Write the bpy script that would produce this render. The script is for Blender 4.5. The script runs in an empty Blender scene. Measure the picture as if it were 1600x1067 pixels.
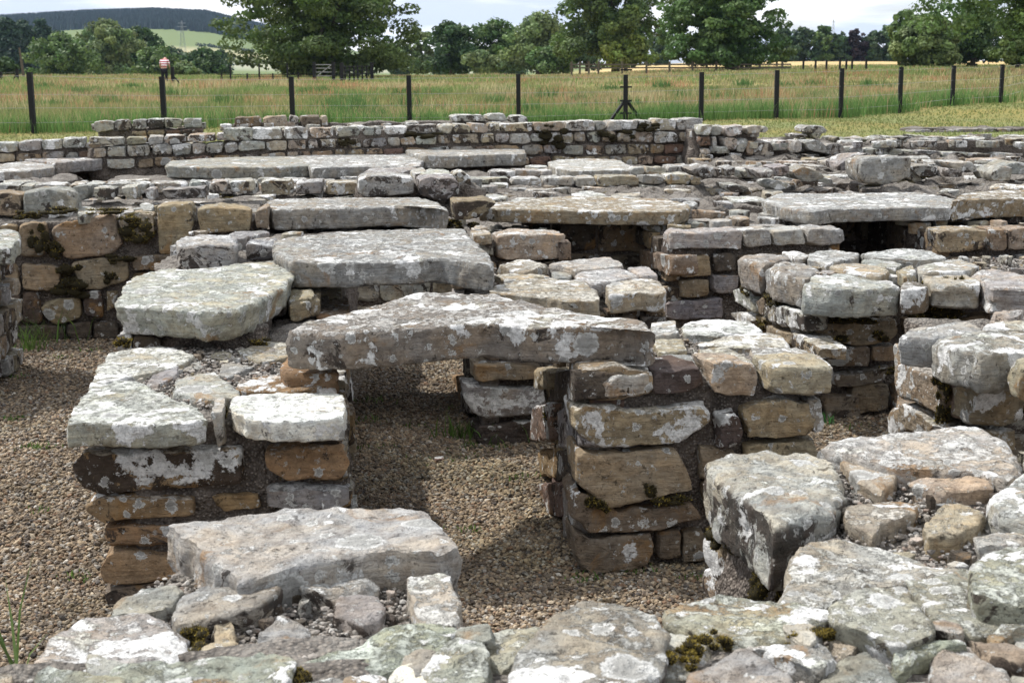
import bpy, math, random
import numpy as np
from mathutils import Vector

# ------------------------------------------------------------------ camera, world, sun, exposure
scn = bpy.context.scene
COL = scn.collection
F_PX, CX, CY = 2215.0, 800.0, 533.5          # focal length / centre of the 1600 px wide photograph
TILT = math.radians(11.06)
EYE = np.array([0.0, 0.0, 1.9])

cam_d = bpy.data.cameras.new('camera')
cam = bpy.data.objects.new('camera', cam_d)
COL.objects.link(cam)
cam.location = EYE
cam.rotation_euler = (math.radians(90) - TILT, 0, 0)
cam_d.sensor_width = 36.0
cam_d.lens = F_PX / 1600 * 36
cam_d.clip_start = 0.1
cam_d.clip_end = 9000
cam_d.dof.use_dof = True
cam_d.dof.focus_distance = 6.2
cam_d.dof.aperture_fstop = 11.0
scn.camera = cam

SUN_DIR = Vector((-0.62, 0.40, 0.98)).normalized()      # towards the sun
sun_el = math.asin(SUN_DIR.z)
sun_az = math.atan2(SUN_DIR.x, SUN_DIR.y)

world = bpy.data.worlds.new('World')
scn.world = world
world.use_nodes = True
wn, wl = world.node_tree.nodes, world.node_tree.links
wn.clear()
w_out = wn.new('ShaderNodeOutputWorld')
w_bg = wn.new('ShaderNodeBackground')
w_bg.inputs['Strength'].default_value = 0.1
sky = wn.new('ShaderNodeTexSky')
sky.sky_type = 'NISHITA'
sky.sun_disc = False
sky.sun_elevation = sun_el
sky.sun_rotation = sun_az
sky.air_density = 1.0
sky.dust_density = 1.2
w_tc = wn.new('ShaderNodeTexCoord')
w_sep = wn.new('ShaderNodeSeparateXYZ')
wl.new(w_tc.outputs['Generated'], w_sep.inputs[0])
w_z = wn.new('ShaderNodeMath'); w_z.operation = 'ABSOLUTE'
wl.new(w_sep.outputs['Z'], w_z.inputs[0])
w_z2 = wn.new('ShaderNodeMath'); w_z2.operation = 'ADD'; w_z2.inputs[1].default_value = 0.10
wl.new(w_z.outputs[0], w_z2.inputs[0])
w_dx = wn.new('ShaderNodeMath'); w_dx.operation = 'DIVIDE'
w_dy = wn.new('ShaderNodeMath'); w_dy.operation = 'DIVIDE'
wl.new(w_sep.outputs['X'], w_dx.inputs[0]); wl.new(w_z2.outputs[0], w_dx.inputs[1])
wl.new(w_sep.outputs['Y'], w_dy.inputs[0]); wl.new(w_z2.outputs[0], w_dy.inputs[1])
w_cmb = wn.new('ShaderNodeCombineXYZ')
wl.new(w_dx.outputs[0], w_cmb.inputs[0]); wl.new(w_dy.outputs[0], w_cmb.inputs[1])
w_n1 = wn.new('ShaderNodeTexNoise')                      # cover: cloud or blue gap
w_n1.inputs['Scale'].default_value = 0.42
w_n1.inputs['Detail'].default_value = 7
w_n1.inputs['Roughness'].default_value = 0.55
w_n1.inputs['Distortion'].default_value = 0.4
wl.new(w_cmb.outputs[0], w_n1.inputs['Vector'])
w_n2 = wn.new('ShaderNodeTexNoise')                      # light and grey parts of the cloud
w_n2.inputs['Scale'].default_value = 0.75
w_n2.inputs['Detail'].default_value = 6
wl.new(w_cmb.outputs[0], w_n2.inputs['Vector'])
w_r1 = wn.new('ShaderNodeValToRGB')
w_r1.color_ramp.elements[0].position = 0.30
w_r1.color_ramp.elements[1].position = 0.46
wl.new(w_n1.outputs['Fac'], w_r1.inputs['Fac'])
w_r2 = wn.new('ShaderNodeValToRGB')
w_r2.color_ramp.elements[0].position = 0.42
w_r2.color_ramp.elements[0].color = (6.0, 6.7, 7.9, 1)
w_r2.color_ramp.elements[1].position = 0.58
w_r2.color_ramp.elements[1].color = (10.9, 11.0, 11.1, 1)
wl.new(w_n2.outputs['Fac'], w_r2.inputs['Fac'])
w_mx = wn.new('ShaderNodeMixRGB')
wl.new(w_r1.outputs['Color'], w_mx.inputs['Fac'])
wl.new(sky.outputs['Color'], w_mx.inputs['Color1'])
wl.new(w_r2.outputs['Color'], w_mx.inputs['Color2'])
wl.new(w_mx.outputs['Color'], w_bg.inputs['Color'])
wl.new(w_bg.outputs[0], w_out.inputs['Surface'])

sun_d = bpy.data.lights.new('sun', 'SUN')
sun_d.energy = 3.9
sun_d.angle = math.radians(1.6)
sun_d.color = (1.0, 0.965, 0.91)
sun = bpy.data.objects.new('sun', sun_d)
COL.objects.link(sun)
sun.rotation_euler = SUN_DIR.to_track_quat('Z', 'Y').to_euler()
sun.location = (0, 0, 30)

scn.view_settings.view_transform = 'Standard'
scn.view_settings.look = 'None'
scn.view_settings.gamma = 1.0
scn.view_settings.exposure = 0.45
scn.view_settings.use_curve_mapping = False
scn.render.engine = 'CYCLES'
scn.cycles.use_denoising = True
scn.cycles.max_bounces = 5
scn.cycles.diffuse_bounces = 2
scn.cycles.glossy_bounces = 2
scn.cycles.transparent_max_bounces = 4

# ------------------------------------------------------------------ helpers: rays, noise, meshes
RNG = np.random.RandomState(11)
random.seed(11)
FWD = np.array([0, math.cos(TILT), -math.sin(TILT)])
UPV = np.array([0, math.sin(TILT), math.cos(TILT)])

def ray(x, y):
    return FWD + (x - CX) / F_PX * np.array([1.0, 0, 0]) + (CY - y) / F_PX * UPV

def on_z(x, y, z):                       # where the sight line meets the height z
    d = ray(x, y); return EYE + d * ((z - EYE[2]) / d[2])

def on_plane(x, y, p, n):                # where it meets a vertical plane
    d = ray(x, y); n = np.array([n[0], n[1], 0.0]); p = np.array([p[0], p[1], 0.0])
    return EYE + d * (np.dot(p - EYE, n) / np.dot(d, n))

_L = np.random.RandomState(5).uniform(-1, 1, (32, 32, 32, 3)).astype(np.float32)
_A = np.array([[0.00, 0.80, 0.60], [-0.80, 0.36, -0.48], [-0.60, -0.48, 0.64]], np.float32)

def vnoise(p):
    i = np.floor(p).astype(np.int32); f = (p - i).astype(np.float32); f = f * f * (3 - 2 * f)
    i &= 31; j = (i + 1) & 31
    x0, y0, z0 = i.T; x1, y1, z1 = j.T
    fx, fy, fz = f[:, :1], f[:, 1:2], f[:, 2:]
    a = _L[x0, y0, z0] * (1 - fx) + _L[x1, y0, z0] * fx
    b = _L[x0, y1, z0] * (1 - fx) + _L[x1, y1, z0] * fx
    c = _L[x0, y0, z1] * (1 - fx) + _L[x1, y0, z1] * fx
    d = _L[x0, y1, z1] * (1 - fx) + _L[x1, y1, z1] * fx
    return (a * (1 - fy) + b * fy) * (1 - fz) + (c * (1 - fy) + d * fy) * fz

def fbm(p, octs, rough=0.5):
    out = np.zeros((len(p), 3), np.float32); a = 1.0
    q = p.astype(np.float32)
    for k in range(octs):
        q = q @ _A
        out += a * vnoise(q + 7.3 * k)
        q = q * 2.03; a *= rough
    return out

def new_mesh(name, V, quads=None, tris=None, smooth=True, sharp=None, colors=None):
    me = bpy.data.meshes.new(name)
    quads = np.zeros((0, 4), np.int32) if quads is None else np.asarray(quads, np.int32).reshape(-1, 4)
    tris = np.zeros((0, 3), np.int32) if tris is None else np.asarray(tris, np.int32).reshape(-1, 3)
    V = np.asarray(V, np.float32)
    me.vertices.add(len(V)); me.vertices.foreach_set('co', V.ravel())
    li = np.concatenate([quads.ravel(), tris.ravel()]).astype(np.int32)
    me.loops.add(len(li)); me.loops.foreach_set('vertex_index', li)
    tot = np.concatenate([np.full(len(quads), 4), np.full(len(tris), 3)]).astype(np.int32)
    st = np.concatenate([[0], np.cumsum(tot)[:-1]]).astype(np.int32) if len(tot) else np.zeros(0, np.int32)
    me.polygons.add(len(tot)); me.polygons.foreach_set('loop_start', st)
    me.polygons.foreach_set('use_smooth', np.full(len(tot), smooth, bool))
    me.update(calc_edges=True)
    if colors is not None:
        ca = me.color_attributes.new('tint', 'FLOAT_COLOR', 'POINT')
        c = np.ones((len(V), 4), np.float32); c[:, :3] = colors
        ca.data.foreach_set('color', c.ravel())
    if sharp is not None:
        me.set_sharp_from_angle(angle=math.radians(sharp))
    return me

def link(name, me, mat=None, parent=None, loc=(0, 0, 0)):
    o = bpy.data.objects.new(name, me)
    COL.objects.link(o)
    if mat is not None and me is not None: me.materials.append(mat)
    if parent is not None:
        o.parent = parent
        o.location = Vector(loc) - parent.location
    else:
        o.location = loc
    return o

def tag(o, label=None, category=None, group=None, kind=None):
    if label: o['label'] = label
    if category: o['category'] = category
    if group: o['group'] = group
    if kind: o['kind'] = kind
    return o

def thing(name, loc, label, category, group=None):
    o = bpy.data.objects.new(name, None)
    o.empty_display_size = 0.2
    COL.objects.link(o); o.location = loc
    return tag(o, label, category, group, 'thing')

def chaikin(P, it=2, k=0.18):
    for _ in range(it):
        Q = np.roll(P, -1, 0)
        P = np.stack([P * (1 - k) + Q * k, P * k + Q * (1 - k)], 1).reshape(-1, 2)
    return P

def resample(P, n):
    Q = np.vstack([P, P[:1]]); d = np.r_[0, np.cumsum(np.hypot(*np.diff(Q, axis=0).T))]
    t = np.linspace(0, d[-1], n, endpoint=False)
    return np.stack([np.interp(t, d, Q[:, 0]), np.interp(t, d, Q[:, 1])], 1)

def area2(P):
    x, y = P.T; return 0.5 * np.sum(x * np.roll(y, -1) - y * np.roll(x, -1))

def centroid(P):
    x, y = P.T; c = x * np.roll(y, -1) - np.roll(x, -1) * y; a = c.sum() / 2
    if abs(a) < 1e-9: return P.mean(0)
    return np.array([((x + np.roll(x, -1)) * c).sum(), ((y + np.roll(y, -1)) * c).sum()]) / (6 * a)

def inpoly(P, pts):
    x, y = pts[:, 0], pts[:, 1]; r = np.zeros(len(pts), bool)
    a = P; b = np.roll(P, -1, 0)
    for (x0, y0), (x1, y1) in zip(a, b):
        c = ((y0 > y) != (y1 > y))
        if y1 != y0: r ^= c & (x < (x1 - x0) * (y - y0) / (y1 - y0) + x0)
    return r

def prism(poly, h, res, seed, rnd=None, taper=1.0, rough=1.0, cuts=6, dome=0.0, chip=0.10, bottom=True, soft=0.09):
    """An irregular weathered block: plan outline poly (n,2), height h from c=0 up to c=h. Returns verts (a,b,c), quads, tris."""
    rs = np.random.RandomState(seed)
    P = np.asarray(poly, float)
    if area2(P) < 0: P = P[::-1]
    P = chaikin(P, 2, soft * 0.55)
    per = np.hypot(*(np.roll(P, -1, 0) - P).T).sum()
    n = int(np.clip(per / res, 12, 320))
    P = resample(P, n)
    c = centroid(P)
    O = P - c; rO = np.hypot(O[:, 0], O[:, 1])[:, None] + 1e-6
    e3 = np.column_stack([P, np.zeros(n)]); e0 = rs.uniform(0, 30, 3)
    P = P + O / rO * (min(.016, .05 * np.median(rO)) * rough) * (fbm(e3 * 9 + e0, 4, 0.65)[:, :1] - 0.15)
    D = P - c; R = np.hypot(D[:, 0], D[:, 1]) + 1e-6
    rr = np.median(R)
    if rnd is None: rnd = min(h * 0.14, rr * 0.09, 0.022)
    rows = []                                   # (inset, fraction, height)
    K = int(np.clip(rr / res, 2, 34))
    if bottom:
        for f in (0.5, 0.85): rows.append((rnd, f, 0.0))
        rows.append((rnd, 1.0, 0.0))
        rows.append((rnd * 0.3, 1.0, rnd * 0.3))
    ns = int(np.clip((h - 1.6 * rnd) / res, 1, 16))
    for k in range(ns + 1): rows.append((0.0, 1.0, rnd * 0.8 + (h - 1.6 * rnd) * k / ns))
    rows.append((rnd * 0.3, 1.0, h - rnd * 0.3))
    for k in range(K): rows.append((rnd, 1.0 - k / K, h))
    nr = len(rows)
    V = np.zeros((nr, n, 3))
    for k, (ins, f, z) in enumerate(rows):
        s = np.maximum(0.05, 1 - ins / R) * f
        if taper != 1.0: s = s * (taper + (1 - taper) * z / h)
        V[k, :, :2] = c + D * s[:, None]
        V[k, :, 2] = z + (dome * (1 - f * f) if z >= h else 0)
    ids = np.arange(nr * n).reshape(nr, n)
    q = np.stack([ids[:-1], np.roll(ids[:-1], -1, 1), np.roll(ids[1:], -1, 1), ids[1:]], -1).reshape(-1, 4)
    top = nr * n
    V = np.vstack([V.reshape(-1, 3), [[c[0], c[1], h + dome]]])
    last = ids[-1]; t = [np.stack([last, np.roll(last, -1), np.full(n, top)], -1)]
    if bottom:
        V = np.vstack([V, [[c[0], c[1], 0.0]]]); first = ids[0]
        t.append(np.stack([np.roll(first, -1), first, np.full(n, top + 1)], -1))
    t = np.vstack(t)
    # chips: planes that shave corners and edges
    ctr = np.array([c[0], c[1], h * 0.5]); W = V - ctr
    m = min(h, 2 * rr, 0.15)
    for _ in range(cuts):
        a = rs.uniform(0, 2 * math.pi); e = rs.uniform(-0.5, 0.95)
        nn = np.array([math.cos(a) * math.cos(e), math.sin(a) * math.cos(e), math.sin(e)])
        d = W @ nn; lim = d.max() - rs.uniform(0.2, 1.0) * chip * m
        over = np.maximum(0, d - lim)
        W = W - over[:, None] * nn
    V = W + ctr
    off = rs.uniform(0, 30, 3); sc = max(rr, h * 0.5)
    # bedding ledges on the sides
    lat = V[:, :2] - c; rl = np.hypot(lat[:, 0], lat[:, 1])[:, None] + 1e-6
    lay = vnoise(np.column_stack([V[:, 0] * 2.0, V[:, 1] * 2.0, V[:, 2] * (5.0 / h)]) + off)[:, :1]
    side = np.clip(rl / (rr * .9), 0, 1) ** 3
    V[:, :2] -= lat / rl * side * np.clip(lay - .05, 0, 1) * .13 * m * rough
    V = V + rough * (0.075 * m) * fbm(V / sc * 1.3 + off, 2) + rough * 0.05 * m * fbm(V / m * 3.0 + off[::-1], 4, 0.62)
    return V, q, t

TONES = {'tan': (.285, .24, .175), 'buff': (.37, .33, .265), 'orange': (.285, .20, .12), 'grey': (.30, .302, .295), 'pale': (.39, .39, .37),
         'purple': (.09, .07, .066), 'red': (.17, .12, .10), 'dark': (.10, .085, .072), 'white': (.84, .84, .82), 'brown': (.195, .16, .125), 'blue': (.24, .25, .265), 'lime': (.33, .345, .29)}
SEED = [100]

class Group:
    """A masonry thing being built: its Empty, and the plan outlines already taken."""
    def __init__(s, root): s.root, s.taken = root, []

def put_stone(g, V, q, t, tone, lichen, name='stone', stain=None, mossy=0.0, mat=None, sharp=38, label=None):
    ctr = V.mean(0)
    me = new_mesh(name, V - ctr, q, t, True, sharp)
    o = link(name, me, mat or MAT['stone'], g.root if g else None, ctr)
    c = np.array(TONES[tone]) * RNG.uniform(0.88, 1.12) * RNG.uniform(0.96, 1.04, 3)
    o.color = (c[0], c[1], c[2], lichen)
    o['stain'] = float(RNG.uniform(0.35, 0.9) if stain is None else stain)
    o['mossy'] = float(mossy)
    if label: o['label'] = label
    return o

def px(s):
    return [tuple(float(v) for v in p.split(',')) for p in s.split()]

def auto_res(Y): return max(0.0105, Y * 0.0024)

def cap(g, z, th, tone, lichen, pts, taper=0.98, rough=0.8, dome=0.0, cuts=7, chip=0.12, name='stone', grow=1.02, soft=0.09, **kw):
    """A stone seen from above: pts outline its top face in the photograph, which lies at height z."""
    W = np.array([on_z(x, y, z) for x, y in px(pts)])
    SEED[0] += 1
    Y = max(2.4, W[:, 1].mean())
    cc = W[:, :2].mean(0); W[:, :2] = cc + (W[:, :2] - cc) * grow
    V, q, t = prism(W[:, :2], th, auto_res(Y), SEED[0], taper=taper, rough=rough, dome=dome, cuts=cuts, chip=chip, soft=soft)
    V[:, 2] += z - th
    if g: g.taken.append(W[:, :2])
    return put_stone(g, V, q, t, tone, lichen, name=name, **kw)

class Plane:
    """A vertical wall face through p (x, y) along the direction (ux, uy); its outward normal points to the viewer side."""
    def __init__(s, p, u, flip=False):
        s.p = np.array(p, float); u = np.array(u, float); s.u = u / np.hypot(*u)
        s.n = np.array([s.u[1], -s.u[0]]) * (-1 if flip else 1)
    def hit(s, x, y):
        w = on_plane(x, y, s.p, s.n); return np.array([np.dot(w[:2] - s.p, s.u), w[2]])
    def world(s, a, b, c):
        xy = s.p + np.outer(a, s.u) + np.outer(c, s.n)
        return np.column_stack([xy, b])

def face_poly(g, pl, P, depth, tone, lichen, proud=0.0, rough=0.62, cuts=5, chip=0.12, soft=0.08, **kw):
    SEED[0] += 1
    w = pl.world(P[:, 0], P[:, 1], np.zeros(len(P))); Y = max(2.4, w[:, 1].mean())
    V, q, t = prism(P, depth, auto_res(Y), SEED[0], rough=rough, cuts=cuts, chip=chip, bottom=False, soft=soft)
    X = pl.world(V[:, 0], V[:, 1], V[:, 2] - depth + proud)
    # keep the winding outward for either handedness of the (u, z, n) basis
    if np.linalg.det(np.array([[pl.u[0], pl.u[1], 0], [0, 0, 1], [pl.n[0], pl.n[1], 0]])) < 0:
        q = q[:, ::-1]; t = t[:, ::-1]
    return put_stone(g, X, q, t, tone, lichen, **kw)

def face(g, pl, depth, tone, lichen, pts, proud=0.0, **kw):
    """A stone seen on a wall face: pts outline it in the photograph (two points = a rectangle)."""
    p = px(pts)
    if len(p) == 2:
        (x0, y0), (x1, y1) = p
        j = lambda: RNG.uniform(-0.04, 0.04)
        w, h = x1 - x0, y1 - y0
        p = [(x0 + j() * w, y0 + j() * h), (x1 + j() * w, y0 + j() * h), (x1 + j() * w, y1 + j() * h), (x0 + j() * w, y1 + j() * h)]
    P = np.array([pl.hit(x, y) for x, y in p])
    return face_poly(g, pl, P, depth, tone, lichen, proud, **kw)

def pick(tones):
    return tones[RNG.randint(len(tones))]

WALL = ['tan', 'buff', 'grey', 'tan', 'brown', 'pale', 'tan', 'grey', 'buff', 'brown']
TOPS = ['pale', 'grey', 'buff', 'pale', 'grey', 'buff', 'tan', 'pale']

def course(g, pl, a0, a1, z0, z1, wmin, wmax, depth=0.2, tones=WALL, lichen=(0.1, 0.5), proud=0.0, gap=0.008, **kw):
    """One course of facing stones from a0 to a1 along the plane, between heights z0 and z1 (numbers or functions of a)."""
    f0 = z0 if callable(z0) else (lambda a: z0)
    f1 = z1 if callable(z1) else (lambda a: z1)
    a = a0
    while a < a1 - 0.3 * wmin:
        w = wmin * .7 + (wmax * 1.15 - wmin * .7) * RNG.beta(1.5, 1.7)
        if a + w > a1 - 0.5 * wmin: w = a1 - a
        b, e = a + gap * RNG.uniform(0.4, 1.3), a + w - gap * RNG.uniform(0.4, 1.3)
        h = f1(a) - f0(a); j = lambda: RNG.uniform(-0.09, 0.09) * h
        P = np.array([[b + j(), f0(b) + gap * .6 + j()], [e + j(), f0(e) + gap * .6 + j()], [e + j(), f1(e) - gap * .6 + j()], [b + j(), f1(b) - gap * .6 + j()]])
        face_poly(g, pl, P, depth * RNG.uniform(0.8, 1.1), pick(tones), RNG.uniform(*lichen), proud + RNG.uniform(-0.03, 0.03), **kw)
        a += w

def px_course(g, pl, x0, x1, ys, wmin, wmax, depth=0.2, **kw):
    """A course measured in the photograph: between x0 and x1, ys = [(x, y top, y bottom), ...]."""
    X = [v[0] for v in ys]
    A = [pl.hit(x, yt) for x, yt, yb in ys]; B = [pl.hit(x, yb) for x, yt, yb in ys]
    aa = [v[0] for v in A]
    f1 = lambda a: float(np.interp(a, aa, [v[1] for v in A])); f0 = lambda a: float(np.interp(a, aa, [v[1] for v in B]))
    s0, s1 = pl.hit(x0, ys[0][1])[0], pl.hit(x1, ys[-1][1])[0]
    k = (s1 - s0) / (x1 - x0)
    course(g, pl, s0, s1, f0, f1, wmin * k, wmax * k, depth, **kw)

def core(g, poly, z1, z0=-0.05, res=None, rough=0.03, name='mortar'):
    """The mortar and rubble core of a wall: fills plan outline poly from z0 to z1."""
    P = np.asarray(poly, float)
    if area2(P) < 0: P = P[::-1]
    SEED[0] += 1
    res = res or max(0.03, P[:, 1].mean() * 0.006)
    V, q, t = prism(P, z1 - z0, res, SEED[0], rnd=0.02, rough=0.0, cuts=0, soft=0.03)
    off = np.random.RandomState(SEED[0]).uniform(0, 30, 3)
    V = V + rough * fbm(V * 5 + off, 4, 0.6)
    V[:, 2] += z0
    ctr = np.array([*P.mean(0), 0.0])
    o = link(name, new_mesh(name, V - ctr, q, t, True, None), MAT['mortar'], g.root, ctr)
    return o

def scatter(poly, n, dmin, rs, taken=(), margin=0.0):
    P = np.asarray(poly, float); lo, hi = P.min(0), P.max(0)
    out = []
    C = rs.uniform(lo, hi, (n * 12, 2)); C = C[inpoly(P, C)]
    for T in taken:
        if len(C): C = C[~inpoly(np.asarray(T), C)]
    for p in C:
        if len(out) >= n: break
        if all((p[0] - q[0]) ** 2 + (p[1] - q[1]) ** 2 > dmin * dmin for q in out): out.append(p)
    return out

def rubble(g, poly, z, n, smin, smax, th=0.08, dz=(-0.03, 0.02), tones=TOPS, lichen=(0.4, 0.9), dmin=None, **kw):
    """Random flat stones bedded in the top of a wall."""
    SEED[0] += 1; rs = np.random.RandomState(SEED[0])
    for p in scatter(poly, n, dmin or (smin + smax) * 0.5, rs, g.taken):
        s = rs.uniform(smin, smax) * 0.5; k = rs.randint(5, 8); e = rs.uniform(0.55, 0.95); a0 = rs.uniform(0, 6.3)
        an = np.sort(np.linspace(0, 2 * math.pi, k, endpoint=False) + rs.uniform(-.3, .3, k)); r = s * rs.uniform(0.8, 1.15, k)
        Q = np.stack([np.cos(an) * r, np.sin(an) * r * e], 1)
        ca, sa = math.cos(a0), math.sin(a0); Q = Q @ np.array([[ca, sa], [-sa, ca]]) + p
        SEED[0] += 1
        V, q, t = prism(Q, th, max(0.012, p[1] * 0.0032), SEED[0], taper=0.92, cuts=6, chip=0.2, dome=0.0, rough=.8, soft=.08)
        V[:, 2] += z - th + rs.uniform(*dz)
        tilt = rs.uniform(-0.06, 0.06, 2); V[:, 2] += (V[:, 0] - p[0]) * tilt[0] + (V[:, 1] - p[1]) * tilt[1]
        put_stone(g, V, q, t, pick(tones), rs.uniform(*lichen), **kw)

def blades(name, P, H, Wd, colors, mat, parent=None, lean=0.35, tip=None, seed=1):
    """Grass blades: roots P (n,3), heights H, widths Wd; each a bent two-triangle strip."""
    rs = np.random.RandomState(seed); n = len(P)
    a = rs.uniform(0, 2 * math.pi, n); d = np.stack([np.cos(a), np.sin(a), 0 * a], 1)
    b = rs.uniform(0, 2 * math.pi, n); l = np.stack([np.cos(b), np.sin(b), 0 * b], 1) * (H * rs.uniform(0.1, 1, n) * lean)[:, None]
    up = np.array([0, 0, 1.0])
    w = d * (Wd * 0.5)[:, None]
    v0, v1 = P - w, P + w
    mid = P + l * 0.35 + up * (H * 0.6)[:, None]
    v2 = mid + w * 0.75; v3 = mid - w * 0.75
    v4 = P + l + up * H[:, None]
    V = np.stack([v0, v1, v2, v3, v4], 1).reshape(-1, 3)
    i = np.arange(n)[:, None] * 5
    q = i + np.array([[0, 1, 2, 3]]); t = i + np.array([[3, 2, 4]])
    C = np.repeat(colors, 5, 0).reshape(n, 5, 3).copy()
    if tip is not None: C[:, 4] = tip
    ctr = P.mean(0)
    me = new_mesh(name, V - ctr, q, t, False, None, C.reshape(-1, 3))
    return link(name, me, mat, parent, ctr)

def box_mesh(parts):
    """Quads for a list of boxes given as (p0, p1, width, thickness) bars between two points."""
    V, Q = [], []
    for p0, p1, w, th in parts:
        p0, p1 = np.array(p0, float), np.array(p1, float); d = p1 - p0; d /= np.linalg.norm(d)
        ref = np.array([0, 0, 1.0]) if abs(d[2]) < 0.9 else np.array([0, 1.0, 0])
        s = np.cross(d, ref); s /= np.linalg.norm(s); u = np.cross(s, d)
        k = len(V)
        for p in (p0, p1):
            for a, b in ((-1, -1), (1, -1), (1, 1), (-1, 1)): V.append(p + s * a * w / 2 + u * b * th / 2)
        Q += [(k, k + 1, k + 2, k + 3), (k + 7, k + 6, k + 5, k + 4)] + [(k + i, k + 4 + i, k + 4 + (i + 1) % 4, k + (i + 1) % 4) for i in range(4)]
    return np.array(V), np.array(Q)

def bars(name, parts, mat, parent=None):
    V, Q = box_mesh(parts); ctr = V.mean(0)
    return link(name, new_mesh(name, V - ctr, Q, None, False), mat, parent, ctr)

# ------------------------------------------------------------------ materials
MAT = {}

class NT:
    def __init__(s, name):
        s.m = bpy.data.materials.new(name); s.m.use_nodes = True
        s.t = s.m.node_tree; s.n = s.t.nodes; s.l = s.t.links
        s.b = s.n['Principled BSDF']; s.b.inputs['Roughness'].default_value = 0.92
        s.b.inputs['Specular IOR Level'].default_value = 0.25
    def sock(s, dst, v):
        if hasattr(v, 'is_output'): s.l.new(v, dst)
        elif isinstance(v, (tuple, list)) and len(v) == 3 and dst.type == 'RGBA': dst.default_value = (*v, 1)
        else: dst.default_value = v
    def noise(s, vec, scale, detail=4, rough=0.6, dist=0.0, out='Fac'):
        n = s.n.new('ShaderNodeTexNoise'); n.inputs['Scale'].default_value = scale; n.inputs['Detail'].default_value = detail
        n.inputs['Roughness'].default_value = rough; n.inputs['Distortion'].default_value = dist
        if vec is not None: s.l.new(vec, n.inputs['Vector'])
        return n.outputs[out]
    def voro(s, vec, scale, feature='F1', rand=1.0):
        n = s.n.new('ShaderNodeTexVoronoi'); n.feature = feature; n.inputs['Scale'].default_value = scale; n.inputs['Randomness'].default_value = rand
        s.l.new(vec, n.inputs['Vector']); return n
    def math(s, op, a, b=0.0, c=None, clamp=False):
        n = s.n.new('ShaderNodeMath'); n.operation = op; n.use_clamp = clamp
        s.sock(n.inputs[0], a); s.sock(n.inputs[1], b)
        if c is not None: s.sock(n.inputs[2], c)
        return n.outputs[0]
    def vmath(s, op, a, b):
        n = s.n.new('ShaderNodeVectorMath'); n.operation = op
        s.sock(n.inputs[0], a)
        s.sock(n.inputs['Scale'] if op == 'SCALE' else n.inputs[1], b)
        return n.outputs[0]
    def step(s, v, lo, hi, a=0.0, b=1.0):
        n = s.n.new('ShaderNodeMapRange'); n.interpolation_type = 'SMOOTHSTEP'
        s.sock(n.inputs['Value'], v); s.sock(n.inputs['From Min'], lo); s.sock(n.inputs['From Max'], hi)
        n.inputs['To Min'].default_value = a; n.inputs['To Max'].default_value = b
        return n.outputs[0]
    def mix(s, f, a, b, mode='MIX'):
        n = s.n.new('ShaderNodeMixRGB'); n.blend_type = mode
        s.sock(n.inputs['Fac'], f); s.sock(n.inputs['Color1'], a); s.sock(n.inputs['Color2'], b)
        return n.outputs[0]
    def bump(s, h, strength, dist, normal=None):
        n = s.n.new('ShaderNodeBump'); n.inputs['Strength'].default_value = strength; n.inputs['Distance'].default_value = dist
        s.l.new(h, n.inputs['Height'])
        if normal is not None: s.l.new(normal, n.inputs['Normal'])
        return n.outputs[0]
    def attr(s, name, kind='OBJECT'):
        n = s.n.new('ShaderNodeAttribute'); n.attribute_type = kind; n.attribute_name = name
        return n
    def done(s, color, normal=None):
        s.sock(s.b.inputs['Base Color'], color)
        if normal is not None: s.l.new(normal, s.b.inputs['Normal'])
        return s.m

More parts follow.
